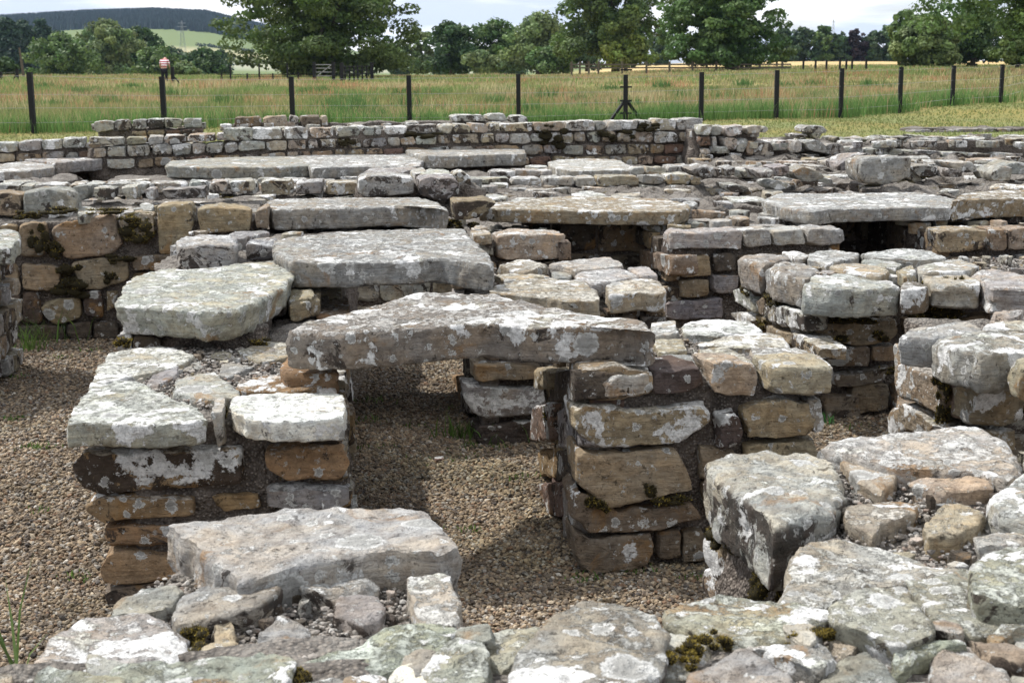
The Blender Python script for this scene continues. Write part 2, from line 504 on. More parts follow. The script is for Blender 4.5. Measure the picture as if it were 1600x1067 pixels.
def stone_material():
    k = NT('weathered_sandstone')
    oi = k.n.new('ShaderNodeObjectInfo'); tc = k.n.new('ShaderNodeTexCoord'); geo = k.n.new('ShaderNodeNewGeometry')
    vec = k.vmath('ADD', tc.outputs['Object'], k.vmath('SCALE', (13.7, 7.1, 9.3), oi.outputs['Random']))
    sep = k.n.new('ShaderNodeSeparateXYZ'); k.l.new(geo.outputs['Normal'], sep.inputs[0])
    up = k.step(sep.outputs['Z'], 0.2, 0.8)
    lich = oi.outputs['Alpha']
    stain = k.attr('stain').outputs['Fac']; mossy = k.attr('mossy').outputs['Fac']
    # bare stone: broad tone shifts, bedding streaks, grain, pits
    n_big = k.noise(vec, 4.5, 6, 0.62, 0.5); n_mid = k.noise(vec, 20, 6, 0.68); n_fine = k.noise(vec, 120, 3, 0.75); n_cr2 = k.noise(vec, 38, 5, 0.75)
    bed = k.n.new('ShaderNodeMapping'); bed.inputs['Scale'].default_value = (2.2, 2.2, 24); k.l.new(vec, bed.inputs['Vector'])
    n_bed = k.noise(bed.outputs[0], 2.4, 6, 0.68, 0.5)
    col = oi.outputs['Color']
    col = k.mix(k.step(n_big, 0.38, 0.66, 0, 0.7), col, k.mix(1.0, col, (1.2, 1.03, 0.82), 'MULTIPLY'))
    col = k.mix(k.step(n_mid, 0.40, 0.66, 0, 0.75), col, k.mix(1.0, col, (0.52, 0.49, 0.47), 'MULTIPLY'))
    col = k.mix(k.step(n_bed, 0.42, 0.62, 0, 0.5), col, k.mix(1.0, col, (1.35, 1.28, 1.18), 'MULTIPLY'))
    iron = k.noise(vec, 3.1, 7, 0.66, 0.9)
    col = k.mix(k.step(iron, 0.57, 0.67, 0, 0.7), col, (0.29, 0.165, 0.065))
    pits = k.step(n_fine, 0.60, 0.74)
    # dark weathering crust: purple brown to black patches with ragged edges, mostly off the tops
    n_st = k.noise(vec, 6.5, 7, 0.72, 0.7)
    thr = k.math('SUBTRACT', 0.71, k.math('MULTIPLY', stain, 0.27))
    dark = k.step(n_st, thr, k.math('ADD', thr, 0.035), 0, 0.92)
    dark = k.math('MULTIPLY', dark, k.math('SUBTRACT', 1.0, k.math('MULTIPLY', up, 0.75)))
    col = k.mix(dark, col, k.mix(k.step(n_mid, 0.35, 0.65), (0.019, 0.015, 0.013), (0.072, 0.054, 0.044)))
    # grey crust lichen: mottled, thick on upward faces
    n_cr = k.noise(vec, 7.5, 7, 0.72, 0.35)
    amt = k.math('MULTIPLY', k.math('ADD', k.math('MULTIPLY', up, 0.90), 0.10), lich)
    t0 = k.math('SUBTRACT', 0.78, k.math('MULTIPLY', amt, 0.42))
    crust = k.step(k.math('ADD', k.math('MULTIPLY', n_cr, 0.62), k.math('MULTIPLY', n_cr2, 0.38)), t0, k.math('ADD', t0, 0.06), 0, 0.92)
    ccol = k.mix(k.step(n_cr2, 0.36, 0.62), (0.24, 0.242, 0.238), (0.74, 0.74, 0.725))
    ccol = k.mix(0.6, ccol, k.mix(1.0, k.mix(1.0, ccol, oi.outputs['Color'], 'MULTIPLY'), (2.35, 2.35, 2.35), 'MULTIPLY'))
    ccol = k.mix(k.step(n_big, 0.48, 0.62, 0, 0.55), ccol, k.mix(1.0, ccol, (0.70, 0.68, 0.65), 'MULTIPLY'))
    ccol = k.mix(k.step(k.noise(vec, 10.5, 6, 0.7, 0.4), 0.44, 0.60, 0, 0.8), ccol, k.mix(1.0, ccol, (0.50, 0.50, 0.50), 'MULTIPLY'))
    n_yel = k.noise(vec, 4.1, 6, 0.6, 0.3)
    ccol = k.mix(k.step(n_yel, 0.56, 0.66, 0, 0.4), ccol, k.mix(1.0, ccol, (1.02, 1.03, 0.78), 'MULTIPLY'))
    col = k.mix(crust, col, ccol)
    # blotches of brown earth and black lichen on the tops
    col = k.mix(k.step(k.noise(vec, 8.7, 6, 0.7, 0.4), 0.60, 0.69, 0, 0.45), col, k.mix(1.0, col, (0.66, 0.58, 0.47), 'MULTIPLY'))
    blk = k.step(k.noise(vec, 26, 5, 0.74, 0.2), 0.585, 0.65, 0, 0.8)
    col = k.mix(blk, col, k.mix(1.0, col, (0.22, 0.21, 0.20), 'MULTIPLY'))
    # white lichen: lobed sheets with sharp margins, then round rosettes of several sizes
    wob = k.vmath('ADD', vec, k.vmath('SCALE', k.noise(vec, 45, 4, 0.75, 0, 'Color'), 0.055))
    n_wh = k.noise(vec, 5.2, 8, 0.66, 0.25)
    tw = k.math('SUBTRACT', 0.72, k.math('MULTIPLY', lich, 0.20))
    sheet = k.step(n_wh, tw, k.math('ADD', tw, 0.018), 0, 0.93)
    wcol = k.mix(k.step(n_cr2, 0.34, 0.6), (0.46, 0.455, 0.445), (0.84, 0.835, 0.82))
    col = k.mix(sheet, col, wcol)
    thick = k.math('MAXIMUM', crust, sheet)
    for sc, keep, tone, dens in ((7.0, 0.36, (0.60, 0.60, 0.585), 0.92), (19.0, 0.44, (0.70, 0.695, 0.67), 0.92), (58.0, 0.22, (0.72, 0.72, 0.69), 0.75)):
        v = k.voro(wob, sc); r = k.n.new('ShaderNodeSeparateColor'); k.l.new(v.outputs['Color'], r.inputs[0])
        have = k.math('LESS_THAN', r.outputs[0], k.math('MULTIPLY', k.math('ADD', k.math('MULTIPLY', lich, 0.8), 0.22), keep))
        rad = k.math('ADD', k.math('MULTIPLY', r.outputs[1], 0.30), 0.13)
        dn = k.math('SUBTRACT', v.outputs['Distance'], rad)
        spot = k.math('MULTIPLY', k.math('MULTIPLY', k.step(dn, 0.03, -0.01), have), dens)
        ring = k.mix(k.step(dn, -0.13, -0.01), k.mix(n_cr2, (0.20, 0.20, 0.19), (0.46, 0.455, 0.435)), tone)
        ring = k.mix(k.step(n_cr2, 0.52, 0.6, 0, 0.45), ring, (0.30, 0.29, 0.27))
        col = k.mix(spot, col, ring)
        thick = k.math('MAXIMUM', thick, spot)
    # pits, black specks, moss film
    col = k.mix(k.math('MULTIPLY', pits, 0.55), col, k.mix(1.0, col, (0.35, 0.32, 0.30), 'MULTIPLY'))
    v3 = k.voro(wob, 64); sp = k.math('MULTIPLY', k.step(v3.outputs['Distance'], 0.24, 0.14), k.step(k.noise(vec, 11, 3), 0.54, 0.64))
    col = k.mix(k.math('MULTIPLY', sp, 0.8), col, (0.03, 0.028, 0.025))
    n_ms = k.noise(vec, 8, 6, 0.74, 0.5)
    tm = k.math('SUBTRACT', 0.82, k.math('MULTIPLY', mossy, 0.36))
    ms = k.step(n_ms, tm, k.math('ADD', tm, 0.04))
    col = k.mix(ms, col, k.mix(k.step(n_fine, 0.4, 0.6), (0.022, 0.018, 0.007), (0.15, 0.115, 0.028)))
    # relief
    h = k.math('ADD', k.math('MULTIPLY', n_mid, 1.0), k.math('MULTIPLY', n_bed, 0.9))
    h = k.math('ADD', h, k.math('MULTIPLY', thick, 0.16))
    h = k.math('ADD', h, k.math('MULTIPLY', ms, 0.5))
    nb = k.bump(h, 0.85, 0.026)
    nb = k.bump(k.math('SUBTRACT', k.math('ADD', n_fine, k.math('MULTIPLY', n_cr2, 0.9)), k.math('MULTIPLY', pits, 0.6)), 0.8, 0.008, nb)
    return k.done(col, nb)
MAT['stone'] = stone_material()

def mortar_material():
    k = NT('old_lime_mortar')
    tc = k.n.new('ShaderNodeTexCoord'); vec = tc.outputs['Object']
    v = k.voro(vec, 42); v2 = k.voro(vec, 95)
    r = k.n.new('ShaderNodeSeparateColor'); k.l.new(v2.outputs['Color'], r.inputs[0])
    n = k.noise(vec, 7, 6, 0.7); nf = k.noise(vec, 60, 5, 0.7)
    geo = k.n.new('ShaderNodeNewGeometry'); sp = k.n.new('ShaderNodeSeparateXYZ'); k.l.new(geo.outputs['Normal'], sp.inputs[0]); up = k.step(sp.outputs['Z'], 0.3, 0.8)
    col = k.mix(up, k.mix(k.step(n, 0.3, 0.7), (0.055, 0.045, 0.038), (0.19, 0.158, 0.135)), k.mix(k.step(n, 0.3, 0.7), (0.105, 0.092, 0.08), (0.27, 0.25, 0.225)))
    col = k.mix(k.math('MULTIPLY', k.step(v2.outputs['Distance'], 0.55, 0.3), 0.6), col, k.mix(r.outputs[0], (0.08, 0.065, 0.055), (0.42, 0.37, 0.32)))
    col = k.mix(k.step(k.noise(vec, 11, 5, 0.7, 0.5), 0.56, 0.66, 0, 0.75), col, (0.045, 0.036, 0.03))
    col = k.mix(k.step(k.noise(vec, 5, 6, 0.72, 0.3), 0.64, 0.70, 0, 0.8), col, (0.10, 0.08, 0.02))
    h = k.math('ADD', k.math('MULTIPLY', v2.outputs['Distance'], -0.7), k.math('ADD', k.math('MULTIPLY', v.outputs['Distance'], -1.0), k.math('MULTIPLY', nf, 0.8)))
    return k.done(col, k.bump(h, 0.9, 0.02))
MAT['mortar'] = mortar_material()

def tint_material(name, rough=0.9, trans=0.0, noise=None):
    k = NT(name); k.b.inputs['Roughness'].default_value = rough
    a = k.attr('tint', 'GEOMETRY'); col = a.outputs['Color']
    if noise:
        geo = k.n.new('ShaderNodeNewGeometry')
        col = k.mix(0.6, col, k.mix(1.0, col, k.noise(geo.outputs['Position'], noise, 4), 'OVERLAY'))
    k.sock(k.b.inputs['Base Color'], col)
    if trans:
        tr = k.n.new('ShaderNodeBsdfTranslucent'); k.l.new(col, tr.inputs['Color'])
        mx = k.n.new('ShaderNodeMixShader'); mx.inputs[0].default_value = trans
        k.l.new(k.b.outputs[0], mx.inputs[1]); k.l.new(tr.outputs[0], mx.inputs[2])
        k.l.new(mx.outputs[0], k.n['Material Output'].inputs['Surface'])
    return k.m
MAT['grass'] = tint_material('meadow_grass', 0.8, 0.35)
MAT['leaf'] = tint_material('leaves', 0.6, 0.3)
MAT['pebble'] = tint_material('pebbles', 0.85, 0, 160)
MAT['moss'] = tint_material('moss', 0.95, 0.15)
MAT['forest'] = tint_material('conifer_forest', 0.95)

def plain(name, c, rough=0.8, bump=None):
    k = NT(name); k.b.inputs['Roughness'].default_value = rough
    tc = k.n.new('ShaderNodeTexCoord'); n = k.noise(tc.outputs['Object'], bump or 30, 5, 0.65)
    col = k.mix(k.step(n, 0.3, 0.7), tuple(v * 0.75 for v in c), tuple(min(1, v * 1.2) for v in c))
    return k.done(col, k.bump(n, 0.4, 0.006))
MAT['bark'] = plain('bark', (0.075, 0.06, 0.045), 0.95, 8)
MAT['post'] = plain('black_painted_post', (0.010, 0.010, 0.012), 0.6, 40)
MAT['wire'] = plain('galvanised_wire', (0.34, 0.34, 0.34), 0.5)
MAT['timber'] = plain('weathered_timber', (0.10, 0.085, 0.065), 0.9, 20)
MAT['pylon'] = plain('grey_steel', (0.22, 0.24, 0.26), 0.6)

def gravel_bed_material():
    k = NT('gravel_bed'); geo = k.n.new('ShaderNodeNewGeometry'); vec = geo.outputs['Position']
    v = k.voro(vec, 70); r = k.n.new('ShaderNodeSeparateColor'); k.l.new(v.outputs['Color'], r.inputs[0])
    col = k.mix(r.outputs[0], (0.075, 0.056, 0.038), (0.25, 0.19, 0.13))
    col = k.mix(k.step(r.outputs[1], 0.86, 0.9, 0, 0.8), col, (0.42, 0.39, 0.35))
    n = k.noise(vec, 2.2, 5, 0.65)
    col = k.mix(k.step(n, 0.4, 0.7, 0, 0.5), col, k.mix(1.0, col, (0.62, 0.6, 0.58), 'MULTIPLY'))
    return k.done(col, k.bump(k.math('MULTIPLY', v.outputs['Distance'], -1.0), 1.0, 0.02))
MAT['gravel_bed'] = gravel_bed_material()

def turf_material():
    k = NT('turf_and_meadow'); geo = k.n.new('ShaderNodeNewGeometry'); vec = geo.outputs['Position']
    a = k.attr('tint', 'GEOMETRY').outputs['Color']
    n = k.noise(vec, 0.55, 6, 0.62, 0.3); nf = k.noise(vec, 9, 6, 0.75)
    col = k.mix(k.step(n, 0.35, 0.68, 0, 0.75), a, k.mix(1.0, a, (1.45, 1.02, 0.75), 'MULTIPLY'))
    col = k.mix(k.step(nf, 0.3, 0.72, 0, 0.55), col, k.mix(1.0, col, (0.62, 0.68, 0.56), 'MULTIPLY'))
    return k.done(col, k.bump(nf, 1.0, 0.06))
MAT['turf'] = turf_material()

# ------------------------------------------------------------------ masonry
RU, RV = np.array([0.9925, 0.1219]), np.array([-0.1219, 0.9925])      # the ruin's two directions on plan
def rect(p, a, b):
    p = np.array(p, float); return np.array([p, p + RU * a, p + RU * a + RV * b, p + RV * b])
BODIES = []                                                           # footprints: no gravel inside
def masonry(name, loc, label, cat, group=None):
    return Group(thing(name, loc, label, cat, group))
def body(g, poly, z, **kw):
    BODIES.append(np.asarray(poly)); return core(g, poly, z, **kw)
def left_plane(p): return Plane(p, -RV)
def right_plane(p): return Plane(p, RV)
def front_plane(p): return Plane(p, RU)

# ---- the wall at the foot of the picture, with the stub that leaves it on the left
gf = masonry('stone_wall', (0.4, 2.3, 0), 'blurred lichen covered wall top running along the bottom edge of the picture', 'stone wall')
core(gf, np.array([(-1.3, 1.5), (3.2, 1.75), (3.2, 2.93), (1.25, 2.69), (-0.1, 2.55), (-1.05, 2.36), (-1.2, 2.1)]), 0.835, res=0.03)
BODIES.append(np.array([(-1.3, 1.5), (3.2, 1.75), (3.2, 2.95), (1.25, 2.72), (-0.1, 2.58), (-1.05, 2.40)]))
for z, th, tone, li, pts in [
    (.87, .16, 'lime', .7, '179,1044 270,1031 388,1019 432,1019 452,1041 449,1061 435,1082 304,1095 189,1070'),
    (0.870, .16, 'lime', .7, '20,1080 68,1034 120,1042 178,1052 190,1085 60,1110'),
    (.86, .18, 'lime', .7, '466,1034 489,1017 540,1010 598,987 648,971 699,976 690,1010 655,1040 560,1052 480,1056'),
    (.89, .16, 'lime', .7, '660,1034 690,1005 719,990 746,993 762,1014 763,1057 720,1080 665,1070'),
    (.86, .18, 'lime', .7, '746,988 840,973 858,974 830,1030 776,1048 766,1017'),
    (.905, .22, 'grey', .7, '796,1062 822,1010 860,966 918,941 962,940 1019,961 1040,987 1037,1020 1017,1062 969,1090 834,1090'),
    (.86, .18, 'lime', .7, '1036,952 1136,931 1232,938 1297,946 1306,965 1255,979 1243,998 1174,1010 1098,1000 1045,980'),
    (.90, .18, 'lime', .7, '1290,950 1330,925 1368,910 1426,921 1459,962 1466,986 1392,1003 1357,988 1304,968'),
    (.87, .18, 'lime', .7, '1426,904 1518,891 1600,933 1625,950 1533,990 1464,975 1434,930'),
    (.92, .20, 'lime', .7, '1523,889 1540,862 1600,856 1660,868 1660,935 1600,941 1529,926'),
    (0.870, .15, 'grey', .5, '1075,1067 1121,1022 1155,1007 1213,1018 1252,1050 1262,1085 1090,1095'),
    (0.868, .13, 'grey', .6, '1285,1064 1319,1026 1350,1018 1403,1053 1402,1088 1290,1090'),
    (0.868, .15, 'grey', .4, '1450,1030 1499,1007 1544,1016 1584,1064 1572,1095 1468,1088'),
    (0.870, .15, 'pale', .6, '1573,1030 1600,986 1650,983 1660,1050 1592,1046'),
    (0.868, .12, 'white', .6, '606,1052 640,1040 672,1050 676,1080 610,1086'),
    (0.868, .12, 'buff', .6, '540,1058 590,1050 604,1066 600,1095 540,1100'),
]: cap(gf, z, th, tone, li, pts, rough=.75, dome=0.0, cuts=6, chip=0.12, grow=1.09, soft=.12)
for z, th, tone, li, pts in [
    (0.885, .14, 'lime', .7, '186,1078 300,1084 436,1076 452,1098 300,1120 180,1110'), (.86, .14, 'grey', .7, '455,1066 520,1058 600,1066 640,1100 520,1120 450,1104'),
    (.86, .13, 'lime', .7, '1040,1000 1098,1006 1120,1016 1080,1060 1022,1058'), (0.875, .12, 'grey', .7, '1180,1012 1245,1002 1300,1000 1318,1022 1284,1050 1256,1046'),
    (0.880, .12, 'lime', .7, '1392,1010 1452,992 1500,1004 1452,1024 1400,1046'), (0.880, .12, 'lime', .7, '1535,996 1600,960 1660,952 1660,980 1596,984 1552,1010')]:
    cap(gf, z, th, tone, li, pts, rough=.75, cuts=6, chip=.12, grow=1.09, soft=.12)
rubble(gf, np.array([(-0.9, 2.05), (1.8, 2.1), (1.8, 2.68), (0.3, 2.5), (-.9, 2.3)]), .866, 110, .05, .14, th=.08, dmin=.06, tones=['pale', 'grey', 'buff'], lichen=(.1, .6))

gs = masonry('stone_pier', (-0.5, 2.9, 0), 'low rubble topped stub of wall in the bottom left corner under a long grey slab', 'stone pier')
body(gs, np.array([(-0.97, 2.2), (-0.33, 2.25), (-0.14, 2.72), (-0.17, 3.22), (-0.74, 3.2), (-0.84, 2.85)]), .765, res=0.02)
for z, th, tone, li, pts in [
    (0.810, .10, 'grey', .45, '172,960 189,936 223,916 267,909 285,922 280,939 236,958'),
    (0.830, .11, 'grey', .5, '272,953 294,926 324,912 364,912 395,922 429,922 391,949 337,963 280,972'),
    (0.820, .10, 'pale', .75, '454,892 486,875 540,872 567,886 586,900 585,918 530,926 480,918'),
    (0.840, .12, 'pale', .8, '635,909 665,899 699,902 715,945 721,982 682,972 651,958'),
    (0.810, .09, 'grey', .6, '525,928 587,924 597,950 590,970 564,974 522,958'),
    (0.830, .12, 'grey', .5, '405,997 432,963 466,956 489,983 503,1010 459,1038 435,1014'),
    (0.820, .09, 'buff', .5, '334,966 364,963 371,1000 351,1027 321,1029 316,1010 334,1003'),
    (0.830, .14, 'pale', .7, '84,987 128,968 205,958 250,953 255,970 287,978 287,1017 263,1034 189,1051 68,1031'),
]: cap(gs, z, th, tone, li, pts, cuts=7, chip=0.14, grow=1.1)
rubble(gs, np.array([(-0.78, 2.5), (-0.2, 2.55), (-0.2, 2.95), (-0.7, 2.9)]), .788, 70, .025, .07, th=.05, lichen=(.1, .7), tones=['pale', 'grey', 'buff', 'dark'])
rp = right_plane((-0.135, 2.72))
for k in range(5): course(gs, rp, -0.05, 0.52, 0.02 + k * .145, 0.155 + k * .145, .14, .3, .12)
lp = left_plane((-0.76, 3.22))
for k in range(5): course(gs, lp, 0.0, 0.95, 0.02 + k * .145, 0.155 + k * .145, .14, .3, .12)
bp = Plane((-0.15, 3.24), -RU)
for k in range(5): course(gs, bp, 0.0, 0.6, 0.02 + k * .145, 0.155 + k * .145, .14, .3, .12)
s8 = cap(None, .865, .13, 'pale', .55, '266,813 320,809 455,794 530,789 628,786 665,791 695,815 709,855 690,868 640,862 600,862 555,868 470,882 375,907 335,884', name='stone_slab', taper=1.0, cuts=5, chip=.08, soft=.05, stain=.45)
tag(s8, 'long thick grey slab lying on the rubble stub at bottom left, pale lichen on its top', 'stone slab')

# ---- the rubble mass at lower right
gr = masonry('stone_wall', (1.4, 3.2, 0), 'broad rubble topped wall at lower right with a large block overhanging its mossy corner', 'stone wall')
body(gr, np.array([(0.60, 3.35), (0.78, 2.8), (3.2, 3.0), (3.2, 4.05), (0.95, 3.98), (0.58, 3.72)]), .775, res=0.022)
for z, th, tone, li, pts in [
    (.86, .17, 'pale', .6, '1096,717 1136,706 1200,702 1274,703 1304,721 1327,771 1296,801 1251,816 1209,826 1167,784 1117,750'),
    (.85, .20, 'pale', .7, '1247,851 1274,837 1308,837 1384,854 1441,866 1514,889 1499,904 1373,914 1308,935 1296,946 1216,946'),
    (.85, .12, 'pale', .75, '1289,696 1340,684 1403,675 1480,669 1529,668 1563,687 1600,714 1594,732 1567,748 1518,732 1403,727 1316,704'),
    (.825, .09, 'buff', .5, '1316,719 1323,703 1361,711 1396,732 1399,752 1377,767 1342,753'),
    (.83, .10, 'buff', .6, '1426,752 1464,731 1518,736 1563,742 1552,760 1472,768'),
    (.83, .09, 'buff', .7, '1316,793 1346,786 1396,778 1430,786 1430,801 1377,816 1365,835 1327,813'),
    (.83, .10, 'buff', .6, '1445,820 1472,790 1502,780 1541,801 1529,813 1491,835 1453,839'),
    (.86, .12, 'pale', .7, '1541,782 1575,755 1600,738 1660,740 1650,800 1600,812 1567,801'),
    (.83, .09, 'pale', .6, '1523,843 1594,824 1650,835 1600,850 1567,856 1533,860'),
    (.83, .09, 'grey', .6, '1570,772 1602,820 1660,815 1650,790'),
    (.84, .10, 'pale', .7, '1600,700 1700,690 1720,730 1640,742 1606,722'),
]: cap(gr, z, th, tone, li, pts, cuts=4 if pts.startswith('1096') else 7, chip=0.08 if pts.startswith('1096') else .13, stain=.9 if pts.startswith('1096') else .5, grow=1.0 if pts.startswith('1096') else 1.07, soft=.04 if pts.startswith('1096') else .08)
rubble(gr, np.array([(0.8, 2.9), (1.9, 3.0), (2.1, 3.9), (1.0, 3.9)]), .815, 110, .025, .075, th=.05, lichen=(.1, .6), tones=['pale', 'grey', 'buff', 'dark'])
lpr = Plane((0.56, 3.74), (0.36, -0.93))
face(gr, lpr, .25, 'tan', .95, '1100,826 1122,838 1152,890 1150,926 1120,925 1102,880')
face(gr, lpr, .25, 'purple', .3, '1152,890 1196,915 1200,950 1150,940')
face(gr, lpr, .25, 'tan', .9, '1098,884 1140,928 1140,952 1098,930')
for k in range(4): course(gr, lpr, 0.0, .95, 0.02 + k * .115, 0.13 + k * .115, .14, .3, .12)
brp = Plane((3.1, 4.08), -RU)
for k in range(5): course(gr, brp, 0.0, 2.35, 0.02 + k * .15, 0.165 + k * .15, .16, .34, .12)

# ---- pier A, at left of the passage
ga = masonry('stone_pier', (-1.0, 5.6, 0), 'long pier left of the passage with a white stone on its front top corner', 'stone pier')
pA = front_plane((-1.385, 4.79))
body(ga, np.array([pA.world(np.array([.03]), np.array([0.]), np.array([-.07]))[0][:2], pA.world(np.array([.80]), np.array([0.]), np.array([-.07]))[0][:2],
                   np.array([-1.06, 8.15]), np.array([-1.75, 8.05])]), .655, res=0.025)
for z, th, tone, li, pts in [
    (.695, .085, 'pale', .85, '103,662 124,628 145,597 185,594 219,596 256,616 304,636 320,655 270,665 165,661'),
    (.70, .08, 'white', .9, '357,633 368,620 435,613 526,614 539,624 534,652 445,658 385,651 363,643'),
    (.70, .08, 'pale', .8, '145,594 160,567 169,552 210,544 253,542 304,555 280,569 233,582 162,597'),
    (.69, .08, 'grey', .5, '227,602 236,584 280,570 279,584 243,605'),
    (.695, .08, 'pale', .65, '270,616 275,592 337,579 371,608 371,618 320,625'),
    (.69, .06, 'grey', .6, '341,586 348,565 402,572 360,588'),
    (.70, .07, 'orange', .7, '366,603 405,586 450,583 500,584 512,603 439,612 378,609'),
    (.75, .10, 'orange', .6, '438,574 448,556 520,556 526,582 446,584'),
    (.69, .05, 'buff', .7, '371,548 415,532 449,535 452,557 408,566'),
    (.68, .05, 'grey', .6, '276,568 314,565 318,575 285,580'),
    (.68, .05, 'buff', .6, '325,556 345,548 366,553 350,563'),
    (.69, .06, 'white', .7, '496,606 520,602 527,612 500,616'),
]: cap(ga, z, th, tone, li, pts, cuts=7, chip=.13, stain=.4, grow=1.04)
rubble(ga, np.array([(-1.45, 5.2), (-0.75, 5.25), (-0.9, 6.0), (-1.5, 6.0)]), .675, 60, .025, .07, th=.05, lichen=(.2, .7), tones=['pale', 'grey', 'buff', 'dark', 'tan'])
for tone, li, pr, st, pts in [
    ('pale', .5, .02, .2, '329,641 347,640 352,695 341,699'),
    ('orange', .85, .0, 1.05, '113,722 130,708 152,711 220,706 288,702 377,704 378,755 316,764 220,769 160,773 137,764 117,751'),
    ('orange', .6, .0, .4, '416,705 462,699 537,699 546,722 534,751 445,750 418,734'),
    ('orange', .75, .0, .6, '131,791 153,778 230,779 302,778 303,804 250,809 202,813 156,820 137,808'),
    ('orange', .5, -.02, .3, '329,779 370,776 405,775 405,797 334,802'),
    ('grey', .9, .01, .2, '416,765 480,762 546,763 549,788 505,795 416,795'),
    ('orange', .6, -.01, .7, '160,826 220,824 300,826 300,850 230,854 168,859'),
    ('tan', .4, -.02, .4, '306,824 420,818 420,848 306,850'),
    ('tan', .5, .0, .3, '424,806 548,802 550,846 424,848'),
    ('orange', .4, .01, .3, '158,884 167,861 220,868 300,872 300,898 230,908 163,918'),
    ('tan', .4, .0, .3, '306,864 430,860 430,896 306,900'),
    ('tan', .5, .0, .3, '436,858 552,854 553,896 436,900'),
    ('brown', .35, .0, .95, '161,922 220,912 310,902 310,946 230,955 167,957'),
    ('brown', .4, .0, .6, '316,906 440,902 440,952 316,954'),
    ('brown', .4, .0, .6, '446,904 556,900 557,948 446,950'),
]: face(ga, pA, .22, tone, li, pts, pr, stain=st, soft=.05 if pts.startswith('329,641') else .12)
rA = right_plane((-0.585, 4.90))
for k, (z0, z1) in enumerate([(.01, .10), (.115, .21), (.22, .29), (.31, .385), (.40, .54), (.56, .66)]):
    course(ga, rA, .02, 3.2, z0, z1, .18, .36, .16, tones=['tan', 'orange', 'grey', 'buff', 'brown'], lichen=(.4, .9))
lA = left_plane((-1.76, 8.1))
for k, (z0, z1) in enumerate([(.01, .10), (.115, .21), (.22, .29), (.31, .385), (.40, .54), (.56, .66)]):
    course(ga, lA, .0, 3.15, z0, z1, .18, .36, .16)
# the raised part of pier A under the two slabs
pA2 = front_plane((-1.72, 6.12))
body(ga, rect((-1.66, 6.2), .55, 1.8), .735)
face(ga, pA2, .2, 'grey', .9, '183,522 204,520 206,549 184,549')
face(ga, pA2, .2, 'dark', .5, '206,522 250,528 252,549 206,549')
for z, th, tone, li, pts in [(.755, .08, 'tan', .5, '455,462 497,456 500,468 452,480'), (.76, .08, 'buff', .6, '446,450 500,446 500,458 446,464')]: cap(ga, z, th, tone, li, pts)
pA3 = front_plane((-1.15, 6.85))
face(ga, pA3, .3, 'buff', .5, '449,468 489,463 489,494 449,496')
face(ga, pA3, .3, 'brown', .5, '420,468 447,468 447,496 420,496')

hexs = cap(None, .865, .135, 'pale', .7, '182,480 188,464 202,437 226,427 253,420 300,419 337,417 380,412 422,408 452,413 455,430 447,446 412,464 378,482 350,488 321,491 280,488 236,483', name='stone_slab', taper=.92, cuts=9, chip=.12, stain=.3)
tag(hexs, 'broad grey slab with angular broken corners resting on the left pier', 'stone slab')
lint = cap(None, .925, .14, 'grey', .75, '446,517 470,505 530,489 600,473 640,459 700,456 780,460 850,478 945,496 1002,501 1018,520 1000,513 950,510 860,511 760,506 680,512 617,518 530,521', name='stone_slab', taper=1.0, cuts=6, chip=.08, soft=.05, stain=.45)
lint.color = (.245, .222, .198, .78)
tag(lint, 'long triangular lintel slab bridging the gravel passage between two piers', 'stone slab')
s2 = cap(None, .925, .13, 'grey', .72, '429,374 540,361 640,359 722,358 738,372 764,400 771,414 735,410 690,404 640,407 540,410 455,408 431,394', name='stone_slab', taper=.99, cuts=8, chip=.12, stain=.4)
tag(s2, 'large flat grey slab behind the triangular lintel, above a dark square opening', 'stone slab')
b1 = cap(None, .90, .14, 'pale', .7, '275,378 285,370 320,367 360,366 370,371 369,382 320,385 276,385', name='stone_block', cuts=6)
tag(b1, 'squared grey block standing behind the left broken cornered slab', 'stone block')
gb = masonry('stone_wall', (-1.3, 8.6, 0), 'short low wall of dark stones filling the space left of the large flat slab', 'stone wall')
body(gb, np.array([(-2.05, 7.95), (-0.98, 8.05), (-1.05, 9.6), (-2.2, 9.5)]), .76)
pb = front_plane((-2.1, 7.92))
face(gb, pb, .3, 'blue', .7, '385,383 429,381 430,410 386,412', stain=.6)
for pts in ['345,372 368,362 414,359 420,364 380,372', '385,380 400,371 430,369 432,379']: cap(gb, .86, .09, 'grey', .6, pts)
rubble(gb, np.array([(-2.1, 8.3), (-1.1, 8.4), (-1.1, 9.5), (-2.1, 9.4)]), .80, 14, .1, .25)

